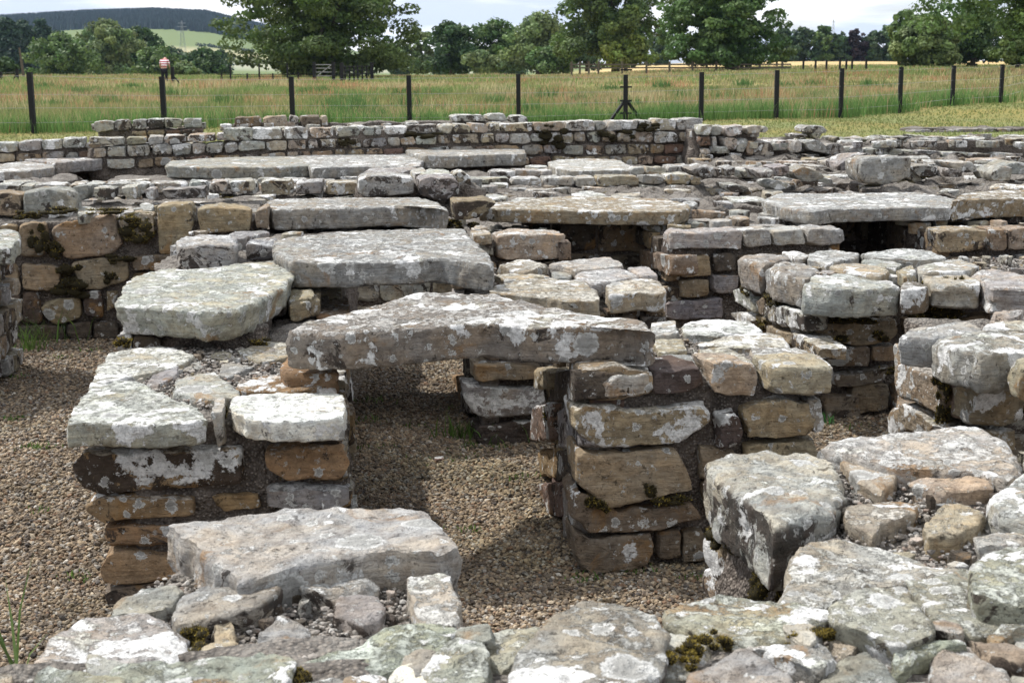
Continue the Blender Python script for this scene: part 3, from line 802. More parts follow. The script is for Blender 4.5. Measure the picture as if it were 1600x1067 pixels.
# ---- pier C, right of the passage
gc = masonry('stone_pier', (0.6, 5.7, 0), 'tall pier right of the passage under the right end of the triangular lintel', 'stone pier')
pC = front_plane((0.243, 5.12))
body(gc, np.array([(.31, 5.20), (1.10, 5.30), (0.98, 6.3), (.20, 6.22)]), .725, res=0.022)
for tone, li, pr, st, pts in [
    ('tan', .8, .0, .1, '904,613 908,578 960,574 1020,582 1024,618 955,628 918,622'),
    ('purple', .35, .0, .3, '1021,584 1060,577 1094,575 1104,604 1062,612 1024,619'),
    ('tan', .95, .02, .2, '893,642 911,631 1009,641 1060,636 1106,633 1107,655 1090,672 1070,692 1000,697 938,701 921,692 898,672'),
    ('tan', .45, .02, .2, '898,696 928,709 1000,704 1056,699 1070,722 1080,745 1083,766 1002,784 948,794 928,777 901,749'),
    ('brown', .5, .01, .2, '887,774 901,761 918,803 1009,793 1083,788 1098,810 1060,822 1022,831 921,833 891,808'),
    ('brown', .45, .02, .15, '894,828 925,844 1019,833 1024,864 1009,882 960,892 921,899 899,878'),
    ('brown', .15, -.02, .4, '1027,836 1066,832 1066,876 1028,878'),
    ('brown', .3, -.02, .5, '1069,836 1102,832 1104,880 1070,884'),
    ('buff', .6, .0, .2, '1104,570 1140,566 1178,569 1186,600 1178,620 1117,617'),
    ('buff', .6, .02, .4, '1199,573 1250,569 1301,572 1297,613 1250,616 1202,614'),
    ('tan', .7, .0, .2, '1161,638 1208,625 1273,630 1284,675 1240,682 1195,688 1167,685'),
    ('purple', .75, .03, .3, '1121,651 1151,645 1159,674 1149,698 1122,702'),
    ('grey', .9, .0, .1, '1262,626 1284,622 1287,672 1272,676'),
    ('tan', .5, -.02, .4, '1096,702 1150,706 1160,746 1100,752'),
    ('tan', .5, .0, .4, '1165,698 1282,690 1284,730 1166,736'),
    ('brown', .5, .0, .4, '1100,760 1190,748 1192,790 1104,800'),
    ('tan', .5, .0, .4, '1198,746 1282,742 1282,786 1200,790'),
    ('brown', .4, .0, .4, '1110,838 1190,800 1192,860 1112,880'),
    ('tan', .4, .0, .4, '1198,798 1282,794 1282,856 1200,862'),
]: face(gc, pC, .24, tone, li, pts, pr, stain=st)
for z, th, tone, li, pts in [
    (.775, .09, 'buff', .8, '1092,546 1115,543 1140,544 1165,555 1180,570 1105,572'),
    (.775, .09, 'pale', .8, '1165,543 1205,540 1242,542 1290,559 1301,573 1202,575'),
    (.78, .08, 'pale', .95, '1062,507 1080,500 1130,499 1175,502 1195,516 1121,524 1070,519'),
    (.775, .07, 'buff', .9, '1092,536 1130,526 1175,518 1222,524 1238,540 1165,543'),
    (.775, .07, 'pale', .7, '1016,503 1056,501 1062,520 1020,525'),
    (.775, .07, 'buff', .7, '1018,528 1066,527 1074,548 1030,552'),
    (.775, .07, 'grey', .7, '1026,556 1080,552 1092,572 1030,580'),
    (.77, .08, 'pale', .8, '905,582 930,566 1010,566 1016,584 950,590'),
]: cap(gc, z, th, tone, li, pts, stain=.2, cuts=7, chip=.15)
rubble(gc, np.array([(.35, 5.3), (1.0, 5.4), (.95, 6.2), (.35, 6.1)]), .745, 40, .03, .09, th=.05, lichen=(.2, .7))
lC = Plane((.13, 6.25), (0.105, -1.05))
for tone, li, st, pts in [
    ('tan', .4, .4, '843,574 868,574 868,608 842,606'), ('red', .9, .6, '840,636 868,628 868,688 838,690'),
    ('orange', .4, .5, '833,704 862,700 862,748 836,744'), ('red', .5, .5, '834,757 880,752 884,808 842,806'),
    ('grey', .6, .6, '869,640 900,632 902,700 869,700'), ('dark', .4, .7, '866,704 900,704 902,754 866,752'),
    ('grey', .7, .4, '872,760 893,760 896,836 880,840'), ('dark', .4, .7, '870,578 904,580 904,626 870,626'),
]: face(gc, lC, .22, tone, li, pts, RNG.uniform(-.02, .03), stain=st)
for k, (z0, z1) in enumerate([(.01, .12), (.135, .24), (.26, .42), (.44, .58), (.6, .73)]):
    course(gc, lC, .0, 1.1, z0, z1, .16, .3, .12, tones=['brown', 'dark', 'tan', 'red', 'grey'], lichen=(.2, .7), proud=-.04)

# ---- pier D, under the back of the passage
gd = masonry('stone_pier', (.3, 7.4, 0), 'pier seen beneath the triangular lintel, with round grey lichens on its face', 'stone pier')
pD = front_plane((-.205, 6.96))
body(gd, np.array([(-.13, 7.05), (.72, 7.15), (.60, 8.2), (-.27, 8.15)]), .70)
for tone, li, st, pts in [
    ('tan', .5, .4, '739,572 846,571 848,594 741,595'), ('grey', .95, .1, '722,602 745,605 800,606 850,607 852,646 800,650 762,655 741,649 728,630'),
    ('purple', .35, .5, '740,667 800,661 852,658 852,692 742,698'), ('tan', .5, .5, '854,572 960,570 960,596 856,598'), ('tan', .5, .5, '856,604 960,600 960,650 858,652'),
]: face(gd, pD, .22, tone, li, pts, stain=st)
lD = left_plane((-.33, 8.15))
for tone, li, pts in [('orange', .2, '697,584 716,588 718,632 700,626'), ('grey', .7, '720,610 738,606 740,648 722,644'), ('brown', .4, '718,655 738,660 738,700 720,690')]:
    face(gd, lD, .15, tone, li, pts)
for k, (z0, z1) in enumerate([(.01, .19), (.21, .42), (.44, .62)]): course(gd, lD, .0, 1.15, z0, z1, .2, .35, .12, proud=-.03)
for z, th, tone, li, pts in [
    (.795, .10, 'buff', .75, '763,457 780,442 820,437 870,436 911,437 930,452 938,470 900,470 850,463'),
    (.795, .095, 'buff', .85, '945,447 962,435 1000,434 1026,437 1042,450 1040,459 1000,458 955,461'),
    (.80, .08, 'pale', .7, '896,431 911,419 969,417 1002,432 928,443'),
    (.81, .08, 'pale', .7, '854,411 900,405 952,401 977,415 901,421'),
    (.80, .08, 'buff', .8, '776,414 817,403 856,414 817,427'),
    (.79, .07, 'buff', .7, '772,428 820,425 865,432 790,438'),
    (.78, .07, 'grey', .6, '862,424 896,421 892,434 866,434'),
    (.80, .08, 'pale', .6, '978,418 1010,416 1030,430 1004,432'),
]: cap(gd, z, th, tone, li, pts, stain=.2, cuts=7, chip=.16)
px_course(gd, pD, 946, 1044, [(946, 486, 500), (1044, 484, 500)], 30, 50, tones=['brown', 'tan'])
px_course(gd, pD, 800, 1044, [(800, 492, 520), (1044, 490, 518)], 30, 60, tones=['brown', 'tan', 'grey'])

# ---- pier E
ge = masonry('stone_pier', (2.4, 8.0, 0), 'mossy pier with overhanging top stones at right of centre', 'stone pier')
pE = front_plane((1.55, 7.5))
lE = left_plane((1.40, 8.66))
body(ge, np.array([(1.64, 7.6), (4.2, 7.92), (4.05, 8.9), (1.5, 8.62)]), .69)
for z, th, tone, li, pts in [
    (.77, .17, 'grey', .65, '1154,404 1165,397 1208,394 1237,403 1207,410 1190,414'),
    (.775, .16, 'grey', .6, '1196,415 1215,409 1255,409 1284,424 1262,437 1213,425'),
    (.77, .155, 'pale', .7, '1256,446 1270,432 1330,426 1397,437 1405,448 1350,451 1296,451'),
    (.765, .13, 'brown', .8, '1408,442 1431,436 1451,446 1450,452 1408,453'),
    (.77, .125, 'pale', .6, '1435,429 1448,424 1502,426 1536,440 1530,446 1458,446'),
    (.79, .10, 'pale', .7, '1433,416 1470,408 1499,405 1530,414 1510,425 1438,426'),
    (.785, .14, 'pale', .65, '1514,425 1545,419 1600,430 1660,440 1660,452 1546,448'),
    (.775, .08, 'pale', .8, '1220,395 1240,391 1266,398 1250,406'),
    (.785, .08, 'pale', .8, '1260,396 1296,390 1343,395 1337,402 1293,413 1262,405'),
    (.79, .08, 'pale', .85, '1341,395 1397,389 1448,390 1482,403 1431,406 1380,403'),
    (.785, .08, 'buff', .7, '1294,415 1337,409 1394,421 1374,432 1330,427'),
    (.78, .07, 'buff', .7, '1399,422 1424,414 1436,427 1414,433'),
    (.775, .07, 'grey', .7, '1345,406 1390,405 1410,413 1400,419 1352,412'),
]: cap(ge, z, th, tone, li, pts, stain=.3, cuts=8, chip=.16)
rubble(ge, np.array([(1.7, 7.7), (3.6, 7.9), (3.6, 8.7), (1.7, 8.5)]), .76, 40, .06, .16, th=.06)
for tone, li, st, pts in [
    ('tan', .8, .5, '1262,506 1300,498 1350,499 1402,500 1404,520 1390,533 1340,541 1280,531'),
    ('brown', .75, .4, '1289,546 1325,542 1361,544 1361,572 1295,571'), ('tan', .8, .2, '1364,543 1400,540 1410,562 1366,565'),
    ('brown', .8, .4, '1303,588 1345,583 1391,573 1388,596 1340,603 1306,604'), ('brown', .35, .6, '1290,622 1347,618 1347,660 1292,662'),
    ('brown', .4, .4, '1415,500 1480,496 1480,530 1418,534'), ('brown', .4, .4, '1486,495 1570,492 1570,525 1488,528'),
]: face(ge, pE, .2, tone, li, pts, stain=st, mossy=.5)
course(ge, pE, .3, 2.6, .02, .18, .2, .4, .12, tones=['brown', 'dark']); course(ge, pE, .9, 2.6, .2, .33, .2, .4, .12, tones=['brown', 'dark']); course(ge, pE, .85, 2.6, .35, .47, .2, .4, .12)
for tone, li, pts in [
    ('pale', .95, '1151,452 1168,449 1186,474 1185,490 1165,482 1152,468'), ('brown', .3, '1187,468 1201,463 1202,494 1188,492'),
    ('pale', .95, '1200,475 1228,478 1262,490 1262,517 1228,511 1200,500'), ('pale', .95, '1149,489 1168,487 1184,500 1172,508 1150,502'),
    ('tan', .9, '1241,520 1262,526 1288,545 1286,562 1246,542'), ('tan', .5, '1205,508 1238,522 1240,540 1206,526'),
]: face(ge, lE, .16, tone, li, pts, .03, mossy=.3)
for z0, z1 in [(.01, .14), (.16, .3), (.32, .44), (.46, .58)]: course(ge, lE, .0, 1.15, z0, z1, .18, .32, .12, lichen=(.4, .9), proud=-.03)

# ---- pier G at the right edge
gg = masonry('stone_pier', (2.4, 5.8, 0), 'pier cut by the right edge of the picture, with white lichen on its side', 'stone pier')
lG = left_plane((1.65, 6.15))
pG = front_plane((1.765, 5.3))
body(gg, np.array([(1.86, 5.40), (3.4, 5.6), (3.3, 6.45), (1.77, 6.2)]), .78, res=0.025)
for z, th, tone, li, pts in [
    (.86, .125, 'pale', .6, '1407,526 1418,514 1460,507 1505,503 1537,508 1530,519 1460,528'),
    (.87, .145, 'grey', .7, '1456,530 1500,518 1550,515 1600,515 1660,525 1610,548 1535,557 1490,546'),
    (.875, .12, 'pale', .7, '1534,511 1560,500 1600,498 1670,505 1600,515'),
    (.86, .12, 'buff', .6, '1578,562 1610,552 1680,556 1680,570 1600,574'),
]: cap(gg, z, th, tone, li, pts, stain=.35, cuts=8, chip=.15)
for tone, li, pts in [
    ('tan', .95, '1403,569 1418,566 1450,580 1482,602 1483,653 1445,636 1411,621 1404,600'), ('tan', .9, '1497,604 1509,600 1539,606 1527,668 1495,648'),
    ('tan', .95, '1392,638 1418,633 1467,664 1458,676 1392,677'), ('tan', .8, '1470,668 1520,674 1522,705 1470,695'),
]: face(gg, lG, .2, tone, li, pts, .02, stain=.15)
face(gg, pG, .2, 'pale', .9, '1543,632 1570,634 1620,637 1620,696 1580,690 1543,671')
face(gg, pG, .2, 'buff', .9, '1578,575 1650,578 1650,630 1580,626')
for z0, z1 in [(.01, .16), (.18, .33), (.35, .5), (.52, .68)]:
    course(gg, lG, .0, .85, z0, z1, .2, .35, .12, lichen=(.6, .95), proud=-.03)
    course(gg, pG, .0, 1.4, z0, z1, .2, .35, .12, lichen=(.4, .9), proud=-.02)

rubble(gg, np.array([(2.1, 5.5), (3.3, 5.65), (3.2, 6.4), (2.0, 6.2)]), .85, 60, .14, .34, th=.12)
rubble(ge, np.array([(3.2, 7.9), (4.1, 8.0), (4.0, 8.8), (3.1, 8.7)]), .76, 40, .14, .34, th=.12)
rubble(gr, np.array([(1.7, 2.98), (3.1, 3.05), (3.1, 4.0), (1.9, 4.0)]), .83, 110, .1, .3, th=.1)
rubble(gf, np.array([(1.6, 1.9), (3.1, 1.95), (3.1, 2.85), (1.6, 2.68)]), .866, 80, .12, .32, th=.1)
for k in range(5): course(ge, Plane((4.2, 7.92), RV), 0.0, 1.0, 0.02 + k * .13, .14 + k * .13, .2, .4, .12)

# ---- pier H at the left edge
gh = masonry('stone_pier', (-3.4, 8.3, 0), 'narrow sliver of a lichen white pier at the left edge of the picture', 'stone pier')
rH = right_plane((-3.02, 7.9))
body(gh, np.array([(-3.9, 7.7), (-3.10, 7.8), (-3.2, 8.85), (-4.0, 8.8)]), .80)
for z0, z1 in [(.01, .13), (.15, .28), (.3, .44), (.46, .58), (.6, .72)]: course(gh, rH, .0, 1.0, z0, z1, .18, .34, .14, lichen=(.5, .95))
for q in ['-60,372 28,362 30,372 20,386 -60,392', '-40,362 10,357 28,361 -30,370']: cap(gh, .86, .1, 'pale', .7, q)

# ---- wall K: the back wall of the left bay
gk = masonry('stone_wall', (-2.9, 10.2, 0), 'brown shaded wall of large squared stones behind the gravel at left', 'stone wall')
pK = front_plane((-3.46, 9.72))
body(gk, rect((-4.6, 9.66), 2.8, 1.55), .84)
for tone, li, ms, pts in [
    ('tan', .2, .2, '28,352 70,348 76,390 60,402 30,400'), ('tan', .2, .1, '77,356 101,348 140,340 177,334 182,360 192,381 177,396 101,407 83,381'),
    ('buff', .5, .9, '183,341 210,333 238,335 243,365 228,386 193,378'), ('tan', .4, .1, '247,322 298,319 301,350 282,398 249,398'),
    ('tan', .2, .3, '33,413 70,415 94,421 94,446 76,457 35,454'), ('tan', .2, .3, '108,412 152,403 200,406 201,436 157,452 126,452'),
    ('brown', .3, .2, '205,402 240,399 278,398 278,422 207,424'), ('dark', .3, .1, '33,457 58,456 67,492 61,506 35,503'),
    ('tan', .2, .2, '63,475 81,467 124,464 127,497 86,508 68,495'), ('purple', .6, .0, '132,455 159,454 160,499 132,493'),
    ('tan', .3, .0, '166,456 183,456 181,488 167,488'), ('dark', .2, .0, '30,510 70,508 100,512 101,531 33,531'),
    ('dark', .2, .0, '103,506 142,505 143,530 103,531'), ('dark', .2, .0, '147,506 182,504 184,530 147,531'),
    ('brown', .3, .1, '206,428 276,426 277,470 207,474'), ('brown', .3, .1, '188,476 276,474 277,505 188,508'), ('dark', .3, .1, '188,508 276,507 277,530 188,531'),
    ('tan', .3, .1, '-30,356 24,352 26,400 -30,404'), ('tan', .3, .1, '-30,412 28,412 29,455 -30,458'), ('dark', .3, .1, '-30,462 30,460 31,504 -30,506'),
    ('tan', .4, .1, '308,328 345,323 390,330 391,362 312,366'), ('tan', .4, .1, '398,332 419,322 420,356 400,356'),
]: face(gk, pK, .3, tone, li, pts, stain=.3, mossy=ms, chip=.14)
pK2 = front_plane((-3.5, 9.92))
for tone, li, pts in [
    ('tan', .4, '-20,304 10,302 30,306 31,336 -20,340'), ('grey', .6, '35,303 60,296 90,296 114,303 119,338 80,342 37,337'),
]: face(gk, pK2, .3, tone, li, pts, mossy=.3)
pK3 = front_plane((-3.5, 10.6))
for tone, li, pts in [
    ('grey', .5, '112,292 139,291 136,314 118,316'), ('pale', .7, '145,295 179,293 178,312 147,314'), ('pale', .7, '187,293 216,291 215,312 196,314'),
    ('pale', .6, '224,296 241,294 241,313 230,312'), ('grey', .5, '252,297 320,293 322,310 256,312'), ('pale', .7, '330,285 355,283 353,302 334,303'),
    ('pale', .7, '358,284 398,282 398,298 362,300'),
]: face(gk, pK3, .25, tone, li, pts)
for pts in ['219,320 228,315 240,320 238,328 224,330', '119,324 140,322 152,326 146,334 122,336', '182,324 205,322 210,330 186,333', '293,322 303,317 308,324 300,332']: cap(gk, .885, .07, 'pale', .7, pts)
rubble(gk, rect((-4.4, 9.95), 2.6, 1.3), .86, 50, .1, .26)
gk2 = masonry('stone_wall', (-1.1, 10.6, 0), 'low dark wall carrying the slab with a white lichen patch on its front', 'stone wall')
body(gk2, rect((-1.98, 9.98), 1.66, 1.5), .70)
pK4 = front_plane((-1.98, 9.96))
for z0, z1 in [(.02, .2), (.22, .38), (.4, .55), (.57, .7)]: course(gk2, pK4, .0, 1.7, z0, z1, .22, .42, .2)
face(gk2, pK4, .3, 'tan', .3, '706,314 760,312 778,318 748,344 710,345')
rubble(gk2, rect((-1.9, 10.2), 1.6, 1.2), .74, 16, .12, .26, th=.1)

# ---- slabs of the second row
def slab(g_label, tone, li, pts, fx, yt, yb, zb, stain=.3, name='stone_slab', cat='stone slab', **kw):
    """A free slab: its front edge at column fx spans yt..yb in the photograph and its underside lies at height zb."""
    Y = on_z(fx, yb, zb)[1]; d = ray(fx, yt); z = EYE[2] + d[2] * Y / d[1]
    o = cap(None, z, z - zb, tone, li, pts, name=name, stain=stain, **kw)
    return tag(o, g_label, cat)
slab('flat slab with a big white lichen patch on its brown front, below two small blocks', 'grey', .7, '413,321 425,312 540,309 650,308 684,313 698,328 660,322 540,325 430,327', 540, 325, 357, .74)
slab('long slab with a rusty orange streak along its front edge, above a shadowed recess', 'tan', .75, '745,325 766,318 834,310 900,308 970,308 1040,311 1071,318 1077,326 1060,331 960,331 880,329 780,327', 960, 331, 353, .75)
slab('wide flat slab with a pointed left end roofing the black opening at right', 'grey', .75, '1191,313 1222,302 1330,302 1431,299 1493,312 1484,325 1400,325 1303,327 1270,332 1225,325', 1400, 325, 346, .75)
slab('brownish slab butted to the wide slab, running off the right edge of the picture', 'tan', .75, '1488,315 1500,304 1550,298 1660,297 1660,309 1560,311 1500,313', 1560, 311, 341, .75)

# ---- pier M, pier F and F2 in the second row
gm = masonry('stone_pier', (.1, 10, 0), 'low squared block pier under the left end of the rusty edged slab', 'stone pier')
body(gm, rect((-.38, 9.70), .72, 1.6), .67)
pM = front_plane((-.4, 9.58))
face(gm, pM, .3, 'buff', .7, '776,369 800,366 884,367 887,405 830,407 778,405', stain=.4)
face(gm, pM, .3, 'grey', .5, '739,370 755,366 770,367 771,400 742,396')
cap(gm, .765, .07, 'buff', .7, '735,362 758,358 770,366 740,369')
cap(gm, .77, .07, 'buff', .7, '736,356 748,351 764,355 740,359')
for z0, z1 in [(.02, .2), (.22, .38), (.4, .57)]: course(gm, pM, .0, .75, z0, z1, .22, .4, .2)
rubble(gm, rect((-.3, 9.8), .6, 1.0), .70, 16, .06, .16)
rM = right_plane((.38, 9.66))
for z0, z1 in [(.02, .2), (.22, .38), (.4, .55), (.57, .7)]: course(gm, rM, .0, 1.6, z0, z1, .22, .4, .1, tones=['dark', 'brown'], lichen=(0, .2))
gm2 = masonry('stone_wall', (.75, 11, 0), 'dark wall closing the shadowed recess below the rusty edged slab', 'stone wall')
body(gm2, rect((.36, 10.75), .75, .6), .74)
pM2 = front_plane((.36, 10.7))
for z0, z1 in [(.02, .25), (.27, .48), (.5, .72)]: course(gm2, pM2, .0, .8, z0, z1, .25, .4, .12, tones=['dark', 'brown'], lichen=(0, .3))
gF = masonry('stone_pier', (1.7, 10.4, 0), 'pier with a neat row of pale cap stones, left of the black opening', 'stone pier')
pF = front_plane((1.06, 9.78))
lF = left_plane((.90, 11.3))
body(gF, np.array([(1.14, 9.86), (2.30, 10.02), (2.15, 11.5), (.98, 11.35)]), .69)
for tone, li, pts in [
    ('pale', .7, '1045,364 1100,361 1160,360 1161,388 1100,390 1047,391'), ('pale', .7, '1162,361 1205,359 1206,384 1164,387'),
    ('pale', .6, '1208,361 1259,358 1260,382 1210,384'), ('pale', .7, '1261,358 1318,357 1320,382 1263,384'),
    ('tan', .5, '1061,403 1110,400 1112,432 1062,434'), ('dark', .3, '1115,398 1150,396 1152,424 1116,426'),
    ('tan', .5, '1060,438 1108,436 1109,464 1062,468'), ('blue', .2, '1111,432 1154,430 1155,456 1113,460'), ('blue', .4, '1044,474 1130,466 1132,496 1044,502'),
    ('brown', .3, '1158,400 1230,396 1230,430 1160,432'), ('brown', .3, '1160,440 1230,436 1230,470 1160,474'), ('brown', .3, '1236,396 1310,392 1310,430 1238,432'),
]: face(gF, pF, .25, tone, li, pts, .0, stain=.2)
face(gF, lF, .2, 'brown', .6, '1004,388 1056,400 1056,432 1006,414', .03)
for z0, z1 in [(.02, .2), (.22, .38), (.4, .53), (.56, .69)]: course(gF, lF, .0, 1.5, z0, z1, .25, .45, .12, tones=['dark', 'brown', 'tan'], lichen=(.1, .6))
rubble(gF, np.array([(1.1, 10.0), (2.25, 10.15), (2.1, 11.3), (1.0, 11.2)]), .755, 60, .14, .34, th=.08)
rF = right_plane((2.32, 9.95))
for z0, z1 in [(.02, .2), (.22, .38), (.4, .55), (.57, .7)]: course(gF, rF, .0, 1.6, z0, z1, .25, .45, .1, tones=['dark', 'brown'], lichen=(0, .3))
gF2 = masonry('stone_pier', (4.2, 10.9, 0), 'pier of square tan stones on the right of the black opening', 'stone pier')
pF2 = front_plane((3.0, 10.12))
body(gF2, rect((3.1, 10.24), 2.5, 1.6), .68)
for tone, li, pts in [('tan', .6, '1467,361 1500,358 1543,360 1544,392 1470,395'), ('tan', .5, '1547,360 1573,358 1574,391 1549,392'), ('buff', .5, '1576,359 1640,356 1640,390 1578,392'),
                      ('grey', .4, '1544,404 1586,400 1588,430 1546,432'), ('grey', .4, '1590,400 1650,398 1650,430 1592,432'), ('brown', .4, '1480,404 1538,402 1540,432 1482,434')]:
    face(gF2, pF2, .25, tone, li, pts)
course(gF2, pF2, .0, 2.4, .02, .25, .25, .45, .12); course(gF2, pF2, .0, 2.4, .27, .44, .25, .45, .12)
rubble(gF2, rect((3.1, 10.3), 2.2, 1.2), .75, 50, .12, .3)
lF2 = left_plane((2.88, 11.8))
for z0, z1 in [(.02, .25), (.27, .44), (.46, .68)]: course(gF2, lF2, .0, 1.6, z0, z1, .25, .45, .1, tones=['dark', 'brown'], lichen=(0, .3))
gM3 = masonry('stone_wall', (2.6, 11.7, 0), 'wall lost in the shade at the back of the black opening', 'stone wall')
body(gM3, rect((2.1, 11.6), 1.2, .5), .74)
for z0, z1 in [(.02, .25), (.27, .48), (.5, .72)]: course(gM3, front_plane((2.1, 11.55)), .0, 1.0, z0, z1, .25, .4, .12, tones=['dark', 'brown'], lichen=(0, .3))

# ---- rubble rows between the second row and the back wall
gn = masonry('stone_wall', (-2.5, 12.3, 0), 'ragged rubble wall row crossing the left half behind the mossy stones', 'stone wall')
body(gn, rect((-5.6, 11.55), 5.5, 1.3), .80, rough=.05)
pN = front_plane((-5.6, 11.5))
px_course(gn, pN, -20, 560, [(-20, 290, 312), (120, 287, 308), (300, 284, 302), (560, 282, 306)], 30, 62, .3, tones=['pale', 'grey', 'buff'], lichen=(.5, .9), proud=.02)
rubble(gn, rect((-5.4, 11.7), 5.4, 1.1), .865, 120, .14, .36, th=.09, lichen=(.6, .95))
rubble(gn, rect((-5.4, 11.2), 5.2, .5), .80, 40, .12, .26, th=.1)
body(gn, rect((-5.5, 11.1), 5.2, .5), .74, rough=.06)
def block(label, tone, li, pts_face, Yc, depth, **kw):
    o = face(None, front_plane((0, Yc)), depth, tone, li, pts_face, name='stone_block', soft=.16, **kw)
    return tag(o, label, 'stone block')
block('squarish loose block with a pale top, left of a pair behind the lichen patched slab', 'grey', .75, '559,281 575,275 620,275 646,279 648,303 620,306 570,309 558,302', 11.55, .45)
block('rounder loose block, right of a pair behind the lichen patched slab', 'grey', .6, '655,281 670,277 712,278 719,290 717,308 690,313 656,307', 11.55, .42)
gn1 = masonry('stone_wall', (-1, 12.3, 0), 'heap of small stones behind the pair of loose blocks', 'stone wall')
body(gn1, rect((-1.25, 11.75), 1.0, .8), .90, rough=.05)
for pts in ['566,272 576,263 640,260 655,264 600,272', '655,270 672,263 700,266 706,272 690,276', '640,266 660,262 668,268 650,272']: cap(gn1, .955, .1, 'pale', .7, pts)
face(gn1, front_plane((0, 11.9)), .3, 'buff', .8, '708,272 722,266 736,278 738,294 724,298 712,290')
rubble(gn1, rect((-1.25, 11.8), 1.0, .7), .93, 16, .08, .18)

gq = masonry('stone_wall', (2.4, 12.4, 0), 'spread of broken rubble behind the rusty edged slab', 'stone wall')
body(gq, rect((-.2, 11.3), 3.4, 2.4), .76, rough=.06)
rubble(gq, rect((-.1, 11.3), 3.2, 2.2), .80, 110, .18, .46, th=.1, dz=(-.03, .03), lichen=(.6, .95))
pQ = front_plane((0, 13.1))
px_course(gq, pQ, 735, 1100, [(735, 279, 293), (900, 277, 292), (1100, 272, 290)], 30, 70, .3, tones=['pale', 'grey', 'buff'], lichen=(.6, .95))

gq2 = masonry('stone_wall', (5.5, 12.8, 0), 'rough broken rubble wall filling the right side behind the wide flat slab', 'stone wall')
body(gq2, rect((3.2, 11.7), 5.2, 3.0), .80, rough=.08)
rubble(gq2, rect((3.1, 11.7), 5.0, 2.9), .84, 130, .2, .55, th=.13, dz=(-.05, .05), lichen=(.6, .95))
pQ2 = front_plane((0, 12.2))
for tone, li, pts in [
    ('grey', .7, '1086,268 1110,263 1140,266 1137,280 1110,283 1090,276'), ('grey', .7, '1142,266 1160,262 1160,276 1146,280'), ('grey', .6, '1168,264 1200,262 1196,274 1176,277'),
    ('grey', .5, '1205,262 1232,258 1230,272 1210,276'), ('grey', .6, '1238,268 1254,260 1275,266 1290,280 1260,284 1240,278'), ('pale', .7, '1280,278 1318,284 1320,292 1285,286'),
    ('pale', .8, '1188,284 1200,280 1226,284 1222,293 1196,294'), ('grey', .6, '1128,288 1150,288 1170,294 1166,301 1134,299'),
    ('grey', .6, '1425,262 1450,258 1472,262 1470,278 1440,276'), ('grey', .6, '1474,262 1495,265 1494,276 1472,276'), ('pale', .6, '1478,254 1524,254 1528,268 1500,271'),
    ('pale', .6, '1527,268 1545,258 1562,258 1560,280 1530,280'), ('grey', .5, '1564,260 1580,253 1610,256 1608,272 1570,274'), ('pale', .8, '1424,270 1440,272 1456,284 1440,288 1424,280'),
]: face(gq2, pQ2, .35, tone, li, pts, RNG.uniform(-.3, .3))
block('upright squared block standing on the rubble at right', 'grey', .6, '1346,252 1362,247 1420,246 1423,252 1422,276 1400,286 1380,290 1352,287 1345,270', 11.75, .42)
block('wedge shaped block leaning behind the upright squared block', 'grey', .6, '1308,256 1328,244 1362,240 1366,246 1345,262 1338,266 1310,267', 12.3, .35)

# ---- slabs of the third row
gt = masonry('stone_wall', (-2.5, 14.9, 0), 'low wall carrying the row of long slabs in front of the back wall', 'stone wall')
body(gt, rect((-4.1, 14.0), 4.2, 1.4), .72)
for z0, z1 in [(.1, .35), (.37, .54), (.56, .71)]: course(gt, front_plane((-4.1, 13.95)), .0, 4.2, z0, z1, .25, .5, .2)
body(gt, rect((.1, 14.55), 3.4, 1.2), .76)
px_course(gt, front_plane((0, 14.45)), 765, 862, [(765, 267, 281), (862, 266, 280)], 28, 40, .3, tones=['pale', 'buff'], lichen=(.6, .95))
px_course(gt, front_plane((0, 14.45)), 985, 1100, [(985, 262, 276), (1100, 258, 272)], 28, 44, .3, tones=['pale', 'buff'], lichen=(.6, .95))
rubble(gt, rect((.2, 14.6), 3.2, 1.0), .80, 60, .12, .3, lichen=(.6, .95))
slab('longest slab of the third row, its grey front face even and straight', 'grey', .55, '259,260 267,251 330,247 400,245 472,243 487,258 420,261 330,262', 370, 261, 280, .73)
slab('pale slab in the middle of the third row, butted to the longest one', 'grey', .75, '462,240 480,236 560,234 640,233 660,249 655,259 560,259 487,262 475,252', 570, 259, 278, .73)
slab('thin edged slab with a dark front above the small black hole in the third row', 'grey', .6, '634,235 700,232 760,231 818,233 822,241 720,243 662,245', 740, 243, 262, .77)
slab('narrow slab lying behind the longest slab of the third row', 'grey', .7, '250,246 257,240 350,237 440,235 452,240 340,244 260,251', 350, 244, 252, .73)
slab('separate buff slab lying aslant in front of the tall back wall', 'pale', .75, '857,253 880,249 920,247 969,250 986,261 985,265 888,267 861,260', 930, 266, 279, .76)
gt2 = masonry('stone_wall', (-5.2, 14.2, 0), 'low broken wall under the overlapping slabs at far left', 'stone wall')
body(gt2, rect((-7.5, 13.6), 3.0, 1.6), .70, rough=.05)
rubble(gt2, rect((-7.3, 13.2), 3.2, .8), .74, 40, .14, .34, lichen=(.6, .95))
body(gt2, rect((-7.3, 12.7), 3.4, 1.2), .69, rough=.05)
slab('slab with a dark under edge, right of the overlapping slabs at far left', 'grey', .7, '37,249 74,240 145,237 160,243 161,249 84,255', 110, 252, 270, .71)
slab('tilted flat slab, front one of the overlapping slabs at far left', 'grey', .75, '-20,258 34,253 80,254 84,261 40,267 -20,269', 20, 268, 284, .71)
slab('rearmost of the overlapping slabs, cut by the left picture edge', 'grey', .7, '-20,242 55,238 36,250 -20,253', 10, 246, 253, .72)

